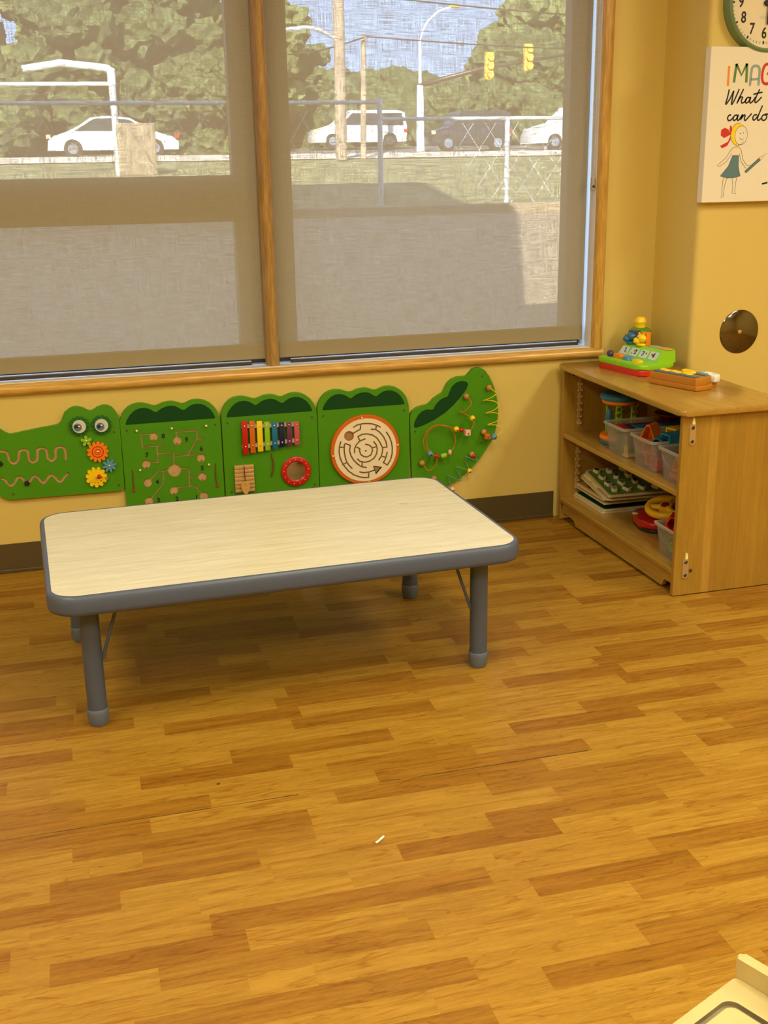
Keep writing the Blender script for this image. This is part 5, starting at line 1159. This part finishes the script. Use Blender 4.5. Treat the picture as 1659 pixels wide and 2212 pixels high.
def d_pieces(root, w_, h_, th):
    r_ = random.Random(2)
    for i in range(4):
        for j in range(4):
            a, b_ = -w_+.030+i*.056+.008*r_.random(), h_-.034-j*.055+.008*r_.random()
            bm = BM(); l, q = .016+.004*r_.random(), .011+.003*r_.random()
            rz_ = r_.uniform(-.5, .5); pts_ = [(a+p[0]*math.cos(rz_)-p[1]*math.sin(rz_), b_+p[0]*math.sin(rz_)+p[1]*math.cos(rz_)) for p in rrect(-l*.55, l*.55, -q*1.25, q*1.25, .005, 4)]
            slab(bm, pts_, th+.0008, th+.013)
            for v_ in bm.verts: pass
            link('puzzle_piece', bm, [M['piece'], M['slate']][0], root, world=False)
            bm = BM(); slab(bm, [(a+(x_-a)*.8, b_+(y_-b_)*.8) for x_, y_ in pts_], th+.0131, th+.0137); link('piece_picture', bm, [M['black'], M['olive'], M['slate'], M['bark']][(i*3+j) % 4], root, world=False)
pboard('puzzle_board', 3.652, 3.885, 1.892, 2.16, ZB+.094, .007, M['board'], M['palegreen'], 'green puzzle board with raised white pieces on top of the stack', tilt=(.17, .0), rz=-.04, deco=d_pieces)
# steering wheel toy
wx, wy = 2.010, 3.500
sw = empty('steering_wheel_toy', (wx, wy, ZB), 0, 'red toy dashboard with a yellow steering wheel on the bottom shelf', 'toy')
out = []
for i in range(48):
    a = 2*PI*i/48; rr_ = .088+.010*math.cos(3*a+.6); out.append((wx+rr_*math.cos(a)*1.02, wy+.012+rr_*math.sin(a)*1.05))
bm = BM(); slab(bm, out, ZB+.0005, ZB+.012, 0, .003, 2); link('foot', bm, M['black'], sw, smooth=True, angle=40)
bm = BM(); slab(bm, [(wx+(x_-wx)*1.03, wy+(y_-wy)*1.03) for x_, y_ in out], ZB+.012, ZB+.040, 0, .011, 4); link('dashboard', bm, M['tred2'], sw, smooth=True, angle=60)
wc = Vector((wx+.008, wy-.022, ZB+.078)); Rw = Matrix.Rotation(.16, 4, 'X') @ Matrix.Rotation(-.20, 4, 'Y')
bm = BM(); rg_ = [wc+(Rw @ Vector((.060*math.cos(2*PI*i/40), .060*math.sin(2*PI*i/40), 0))) for i in range(40)]
tube(bm, rg_, .0135, 12, closed=True)
for a in (.5, 2.6, 4.7):
    tube(bm, [wc, wc+(Rw @ Vector((.056*math.cos(a), .056*math.sin(a), 0)))], .012, 10)
cone(bm, wc-Rw @ Vector((0, 0, .012)), wc+Rw @ Vector((0, 0, .010)), .026, .022, 28)
wh = link('wheel', bm, M['yellow2'], sw, smooth=True, angle=60)
bm = BM(); cone(bm, wc+Rw @ Vector((0, 0, .009)), wc+Rw @ Vector((0, 0, .0125)), .016, .015, 24); link('horn_button', bm, M['dred'], wh, smooth=True, angle=40)
bm = BM(); cone(bm, (wc.x, wc.y, ZB+.035), wc-Rw @ Vector((0, 0, .010)), .022, .018, 24); link('steering_column', bm, M['tred2'], sw, smooth=True, angle=40)
bm = BM(); ball(bm, (wx-.060, wy+.072, ZB+.040), .010, 16, (1, 1, .5)); link('blue_button', bm, M['toyblue'], sw, smooth=True)
bm = BM(); box(bm, wx-.078, wx-.062, wy+.045, wy+.062, ZB+.0385, ZB+.0425, .001); link('white_button', bm, M['lyellow'], sw)
# dark toy behind the wheel
bm = BM(); box(bm, 2.11, 2.18, 3.40, 3.46, ZB, ZB+.14, .004); tag(link('green_block', bm, M['dgreen']), 'dark green toy block at the back behind the steering wheel', 'toy')
bm = BM(); box(bm, 2.10, 2.18, 3.30, 3.385, ZB, ZB+.125, .004); tag(link('maroon_block', bm, M['dred']), 'dark maroon toy block at the back of the bottom shelf', 'toy')

# ================================================================ WOODEN PLAY COUNTER, lower right corner
P0 = Vector((.6517, .9137)); e1 = Vector((-.919, -.394)); e2 = Vector((.394, -.919)); HT = .5
def pc(a, b_): q = P0+e1*a+e2*b_; return (q.x, q.y)
ctr = empty('play_counter', (*pc(.15, .2), 0), 0, 'pale wooden toy counter top with a routed groove, lower right corner', 'toy furniture')
A_, B_ = .30, .42
def pr(a0, a1, b0, b1, r, n=8): return [pc(a, b_) for a, b_ in rrect(a0, a1, b0, b1, r, n)]
bm = BM(); o1 = pr(0, A_, 0, B_, .006); g1 = pr(.034, A_-.034, .015, B_-.03, .014); g2 = pr(.042, A_-.042, .023, B_-.038, .010)
def loop(P, z): return [bm.verts.new((p[0], p[1], z)) for p in P]
LL = [loop(o1, HT-.018), loop(o1, HT-.001), loop([(pc(.15, .2)[0]+(p[0]-pc(.15, .2)[0])*.997, pc(.15, .2)[1]+(p[1]-pc(.15, .2)[1])*.997) for p in o1], HT), loop(g1, HT), loop(g1, HT-.006), loop(g2, HT-.006), loop(g2, HT)]
mi = [0, 0, 0, 1, 1, 1]
for q, (a, b_) in enumerate(zip(LL, LL[1:])):
    for i in range(len(a)): bm.faces.new((a[i], a[(i+1) % len(a)], b_[(i+1) % len(a)], b_[i])).material_index = mi[q]
bm.faces.new(LL[-1]); bm.faces.new(LL[0][::-1])
link('counter_top', bm, [M['rail_k'], M['grooveg']], ctr)
for a0, a1, nm in ((-.0135, 0, 'side_rail'), (A_, A_+.0135, 'side_rail')):
    bm = BM(); slab(bm, pr(a0, a1, -.002, B_, .004, 5), .0, HT+.024, 0, .003, 2); link(nm, bm, M['rail_k'], ctr, smooth=True, angle=40)
bm = BM(); slab(bm, pr(.002, A_-.002, .006, .016, .002, 2), .08, HT-.018); link('back_panel', bm, M['rail_k'], ctr)
bm = BM(); slab(bm, pr(.002, A_-.002, .02, B_-.01, .002, 2), .08, .095); link('lower_shelf', bm, M['rail_k'], ctr)
# scraps on the floor
bm = BM(); tube(bm, smooth_path([(.535, 2.013, .003), (.543, 2.017, .004), (.550, 2.025, .003), (.557, 2.030, .004), (.548, 2.022, .003)], 4), .0026, 6)
tag(link('paper_scrap', bm, M['white'], smooth=True), 'tiny crumpled white paper scrap lying on the open floor', 'litter')
bm = BM(); ball(bm, (.2532, 2.3535, .0015), .0032, 10, (1.3, .8, .5)); tag(link('crumb', bm, M['dark'], smooth=True), 'tiny dark crumb on the floor in front of the low table', 'litter')
# ================================================================ OUTSIDE THE WINDOW
def gz(y): return .61+.0376*(y-17)
def gplane(bm, x0, x1, y0, y1, dz=0, mi=0, nx=1):
    f = bm.faces.new([bm.verts.new(p) for p in ((x0, y0, gz(y0)+dz), (x1, y0, gz(y0)+dz), (x1, y1, gz(y1)+dz), (x0, y1, gz(y1)+dz))]); f.material_index = mi
bm = BM(); gplane(bm, -60, 90, 4.21, 16.7)
tag(link('paved_yard', bm, M['concrete']), kind='structure')
bm = BM(); gplane(bm, -60, 90, 16.7, 40.5); tag(link('lawn', bm, M['grass']), 'mown grass bank rising to the road', 'grass', kind='stuff')
bm = BM(); gplane(bm, -60, 90, 38.0, 43.5, .03); tag(link('pavement', bm, M['paleconc']), kind='structure')
bm = BM(); gplane(bm, -60, 90, 43.5, 56, -.10); f = bm.faces.new([bm.verts.new(p) for p in ((-140, 56, gz(56)-.1), (160, 56, gz(56)-.1), (160, 180, gz(56)-.6), (-140, 180, gz(56)-.6))]); tag(link('road', bm, M['asphalt']), kind='structure')
bm = BM(); box(bm, -30, 60, 16.5, 16.7, .4, .72, .02); tag(link('kerb', bm, M['concrete']), kind='structure')
# chain-link fence rails and posts
fn = empty('pipe_fence', (3, 17, .6), 0, 'galvanised pipe rail fence across the grass bank outside', 'fence')
for x, z1 in ((2.9, 2.17), (4.8, 2.25), (6.8, 1.94), (10.2, 1.94)):
    bm = BM(); cone(bm, (x, 17, gz(17)), (x, 17, z1), .04, seg=12); link('post', bm, M['galv'], fn, smooth=True, angle=40)
for a, b_ in (((-4, 17, 2.17), (4.8, 17, 2.17)), ((4.8, 17, 1.94), (12, 17, 1.94))):
    bm = BM(); cone(bm, a, b_, .028, seg=10); link('top_rail', bm, M['galv'], fn, smooth=True, angle=40)
gt = empty('pipe_gate', (0, 30, gz(30)), 0, 'white pipe gate with a raised bent bar beside the concrete pillar', 'gate')
bm = BM(); tube(bm, [(-.26, 30, 3.54), (.62, 30, 3.68), (1.62, 30, 3.58), (1.76, 30, 3.54)], .09, 10); tube(bm, [(1.78, 30, 3.58), (1.78, 30, 3.20)], .10, 10); link('raised_bar', bm, M['carwhite'], gt, smooth=True, angle=40)
bm = BM(); cone(bm, (1.78, 30, gz(30)), (1.78, 30, 3.2), .085, seg=14); link('post', bm, M['galv'], gt, smooth=True, angle=40)
bm = BM(); cone(bm, (-8, 30, 3.17), (1.76, 30, 3.22), .05, seg=10); link('top_rail', bm, M['carwhite'], gt, smooth=True, angle=40)
bm = BM()
for i in range(44):
    x = -4+i*.36; zt = 2.1 if x < 4.8 else 1.88
    tube(bm, [(x, 17, .6), (x+.9, 17, zt)], .004, 4)
    tube(bm, [(x+.9, 17, .6), (x, 17, zt)], .004, 4)
tag(link('wire_mesh', bm, M['galv'], fn), kind='stuff')
bm = BM(); box(bm, 1.78, 2.72, 29.9, 30.6, gz(29.9), 2.32, .03); tag(link('concrete_pillar', bm, M['concrete']), 'squat beige concrete pillar in front of the white car outside', 'pillar')
# vehicles
def car(x, y, L_, H_, m_, label, face=1, tall=False):
    z = gz(y)-.06
    root = empty('car', (x, y, z), 0, label, 'car', 'cars on the road outside')
    if tall: prof = [(0, .25), (0, .85), (.02, H_*.93), (.10, H_), (.62, H_), (.74, H_*.62), (.97, H_*.50), (1, .5), (1, .25)]
    else: prof = [(0, .25), (.01, .62), (.06, .78), (.18, .88), (.34, H_*.97), (.5, H_), (.64, H_*.95), (.80, .86), (.95, .72), (1, .55), (1, .25)]
    prof = [((p[0]-.5)*L_*face, p[1]) for p in prof]
    bm = BM(); prism(bm, [(x+a, z+b_) for a, b_ in prof], y-.85, y+.85); bmesh.ops.bevel(bm, geom=[e for e in bm.edges if abs(e.verts[0].co.y-e.verts[1].co.y) < 1e-4], offset=.06, segments=2, profile=.5, affect='EDGES')
    link('body', bm, m_, root, smooth=True, angle=40)
    if tall: g = [(-.46, H_*.60), (-.44, H_*.92), (.10, H_*.92), (.21, H_*.62)]
    else: g = [(-.29, .92), (-.14, H_*.93), (.0, H_*.95), (.13, H_*.90), (.27, .90)]
    bm = BM(); prism(bm, [(x+a*L_*face, z+b_) for a, b_ in g], y-.87, y-.80); link('side_windows', bm, M['carglass'], root)
    for k in (-.31, .31):
        bm = BM(); cone(bm, (x+k*L_, y-.88, z+.32), (x+k*L_, y-.60, z+.32), .32, seg=24); w_ = link('wheel', bm, M['rubber'], root, smooth=True, angle=40)
        bm = BM(); cone(bm, (x+k*L_, y-.90, z+.32), (x+k*L_, y-.87, z+.32), .18, seg=20); link('hubcap', bm, M['silver'], w_, smooth=True, angle=40)
    for k, cm in ((.485, 'red'), (-.485, 'lyellow')):
        bm = BM(); box(bm, x+k*L_-.08, x+k*L_+.08, y-.875, y-.80, z+.66, z+.80, .01); link('lamp', bm, M[cm], root)
car(2.5, 44.6, 4.6, 1.42, M['carwhite'], 'white saloon car outside behind the concrete pillar', 1)
car(16.6, 46.0, 3.4, 1.55, M['cardark'], 'dark car outside under the traffic signals', -1, True)
car(13.6, 52.0, 4.2, 1.6, M['carwhite'], 'white car outside just right of the white mast', -1, True)
car(21.8, 46.5, 4.6, 1.7, M['carwhite'], 'white van outside at the right edge of the view', -1, True)
bm = BM(); box(bm, 15.2, 18.6, 66, 72, 1.5, 4.2); tag(link('distant_building', bm, M['galv']), 'low pale building far beyond the road', 'building')
# poles, lamps and signals
up = empty('utility_pole', (9.16, 37, gz(37)), 0, 'thick brown timber utility pole outside with a street lamp', 'pole')
bm = BM(); cone(bm, (9.16, 37, gz(37)+.02), (9.2, 37, 12), .19, .15, 16); link('pole', bm, M['bark'], up, smooth=True, angle=40)
bm = BM(); tube(bm, smooth_path([(9.1, 37, 4.95), (8.6, 37, 5.2), (8.1, 37, 5.28), (7.75, 37, 5.22)], 4), .06, 8); la = link('lamp_arm', bm, M['galv'], up, smooth=True)
bm = BM(); ball(bm, (7.75, 37, 5.22), .14, 14, (2, 1, .6)); link('lamp_head', bm, M['galv'], la, smooth=True)
sp_ = empty('timber_post', (10.19, 38, gz(38)), 0, 'thinner timber post right of the utility pole', 'pole')
bm = BM(); cone(bm, (10.15, 38, gz(38)+.02), (10.23, 38, 5.2), .10, .085, 12); link('pole', bm, M['bark'], sp_, smooth=True, angle=40)
for i, (a, b_) in enumerate((((10.2, 38, 5.15), (26, 38, 5.0)), ((9.2, 37, 6.3), (26, 37, 5.7)), ((6.0, 37, 4.55), (10.2, 37.8, 5.10)))):
    bm = BM(); n = 10; tube(bm, [Vector(a).lerp(Vector(b_), k/n)-Vector((0, 0, .25*math.sin(PI*k/n))) for k in range(n+1)], .022, 6)
    tag(link('overhead_wire', bm, M['dark'], smooth=True), ['dark overhead wire running right from the timber post', 'faint upper overhead wire crossing the blue sky', 'short overhead wire left of the utility pole'][i], 'wire', 'overhead wires')
tm = empty('traffic_signal_mast', (14.35, 45, gz(45)), 0, 'white traffic signal mast with long rising arm outside', 'traffic light')
bm = BM(); cone(bm, (14.35, 45, gz(45)), (14.35, 45, 4.1), .17, .13, 16); cone(bm, (14.35, 45, 4.1), (14.35, 45, 5.7), .07, .06, 12); link('mast', bm, M['galv2'], tm, smooth=True, angle=40)
bm = BM(); tube(bm, [(14.3, 45, 4.1), (17.0, 45, 4.75), (20.4, 45, 5.25)], .08, 10, radii=[.10, .08, .05]); link('signal_arm', bm, M['alu'], tm, smooth=True)
bm = BM(); tube(bm, smooth_path([(14.35, 45, 5.7), (14.6, 45, 6.3), (15.1, 45, 6.75), (15.7, 45, 6.95)], 4), .04, 8); lm = link('lamp_arm', bm, M['galv2'], tm, smooth=True)
bm = BM(); ball(bm, (15.75, 45, 6.95), .11, 12, (2, 1, .6)); link('lamp_head', bm, M['sigyel'], lm, smooth=True)
for i, (x, z) in enumerate(((17.1, 4.80), (18.74, 5.12))):
    sg_ = empty('traffic_signal', (x, 44.8, z), 0, ['yellow three-lens traffic signal outside, lower and nearer the mast', 'yellow three-lens traffic signal outside, higher at the arm end'][i], 'traffic light', 'traffic signals')
    bm = BM(); box(bm, x-.17, x+.17, 44.65, 44.9, z-.50, z+.50, .04); link('housing', bm, M['sigyel'], sg_)
    for k in (-.32, 0, .32):
        bm = BM(); cone(bm, (x, 44.65, z+k), (x, 44.52, z+k), .125, .13, 18); cone(bm, (x, 44.63, z+k), (x, 44.62, z+k), .1, seg=18); link('lens_hood', bm, M['sigyel'], sg_, smooth=True, angle=40)
# trees: each its own crown and trunk
def tree(x, y, w_, z0_, z1_, m_, label, seed, n=60):
    r_ = random.Random(seed); zb = gz(min(y, 56))-.2
    root = empty('tree', (x, y, zb), 0, label, 'tree', 'trees beyond the road')
    bm = BM(); c = Vector((x, y, (z0_+z1_)/2))
    for i in range(n):
        a = r_.random()*2*PI; rr_ = math.sqrt(r_.random()); h = r_.uniform(-1, 1); k = math.sqrt(max(.08, 1-h*h*.8))
        p = Vector((x+rr_*k*w_/2*math.cos(a), y+rr_*k*w_*.3*math.sin(a), c.z+h*(z1_-z0_)*.42)); s = w_*r_.uniform(.07, .15)
        g = bmesh.ops.create_icosphere(bm, subdivisions=3, radius=s)
        for v in g['verts']:
            q = v.co.normalized(); d = 1+.22*math.sin(q.x*9+i)*math.sin(q.y*8+2*i)*math.sin(q.z*10)+r_.uniform(-.22, .22)
            v.co = p+Vector((v.co.x*d, v.co.y*d, v.co.z*d*.85))
    link('crown', bm, m_, root, smooth=False)
    bm = BM(); cone(bm, (x, y, zb), (x, y, c.z), w_*.045, w_*.02, 10); link('trunk', bm, M['bark2'], root, smooth=True, angle=40)
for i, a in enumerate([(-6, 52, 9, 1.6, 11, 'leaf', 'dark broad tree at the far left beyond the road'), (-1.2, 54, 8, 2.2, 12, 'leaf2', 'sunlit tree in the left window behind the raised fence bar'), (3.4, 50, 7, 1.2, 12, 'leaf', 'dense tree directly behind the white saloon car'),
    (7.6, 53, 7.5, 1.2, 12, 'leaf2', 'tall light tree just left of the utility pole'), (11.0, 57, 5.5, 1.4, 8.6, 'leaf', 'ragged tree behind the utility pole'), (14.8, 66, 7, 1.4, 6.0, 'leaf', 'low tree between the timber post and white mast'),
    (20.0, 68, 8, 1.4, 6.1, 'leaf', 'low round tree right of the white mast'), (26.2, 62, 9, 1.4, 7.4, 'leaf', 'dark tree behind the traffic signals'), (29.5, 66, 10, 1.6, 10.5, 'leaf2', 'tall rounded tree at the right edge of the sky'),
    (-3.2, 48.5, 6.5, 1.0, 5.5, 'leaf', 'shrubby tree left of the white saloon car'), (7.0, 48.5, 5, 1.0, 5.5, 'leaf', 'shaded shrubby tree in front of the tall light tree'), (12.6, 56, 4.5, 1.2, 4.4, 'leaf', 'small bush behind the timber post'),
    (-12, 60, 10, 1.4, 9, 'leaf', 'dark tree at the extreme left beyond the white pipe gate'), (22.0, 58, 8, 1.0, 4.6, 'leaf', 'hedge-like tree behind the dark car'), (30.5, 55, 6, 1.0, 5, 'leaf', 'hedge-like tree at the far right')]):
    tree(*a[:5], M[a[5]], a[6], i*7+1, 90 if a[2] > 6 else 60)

bm = BM(); r_ = random.Random(44)
for i in range(190):
    p = Vector((-26+i*.36, 61.5+r_.uniform(-.6, .6), gz(56)+r_.uniform(.2, 2.6))); g = bmesh.ops.create_icosphere(bm, subdivisions=2, radius=r_.uniform(.8, 1.3))
    for v in g['verts']: v.co = p+v.co*r_.uniform(.8, 1.15)
tag(link('hedge', bm, M['leaf']), 'long dark hedge closing the view beneath the trees', 'hedge')
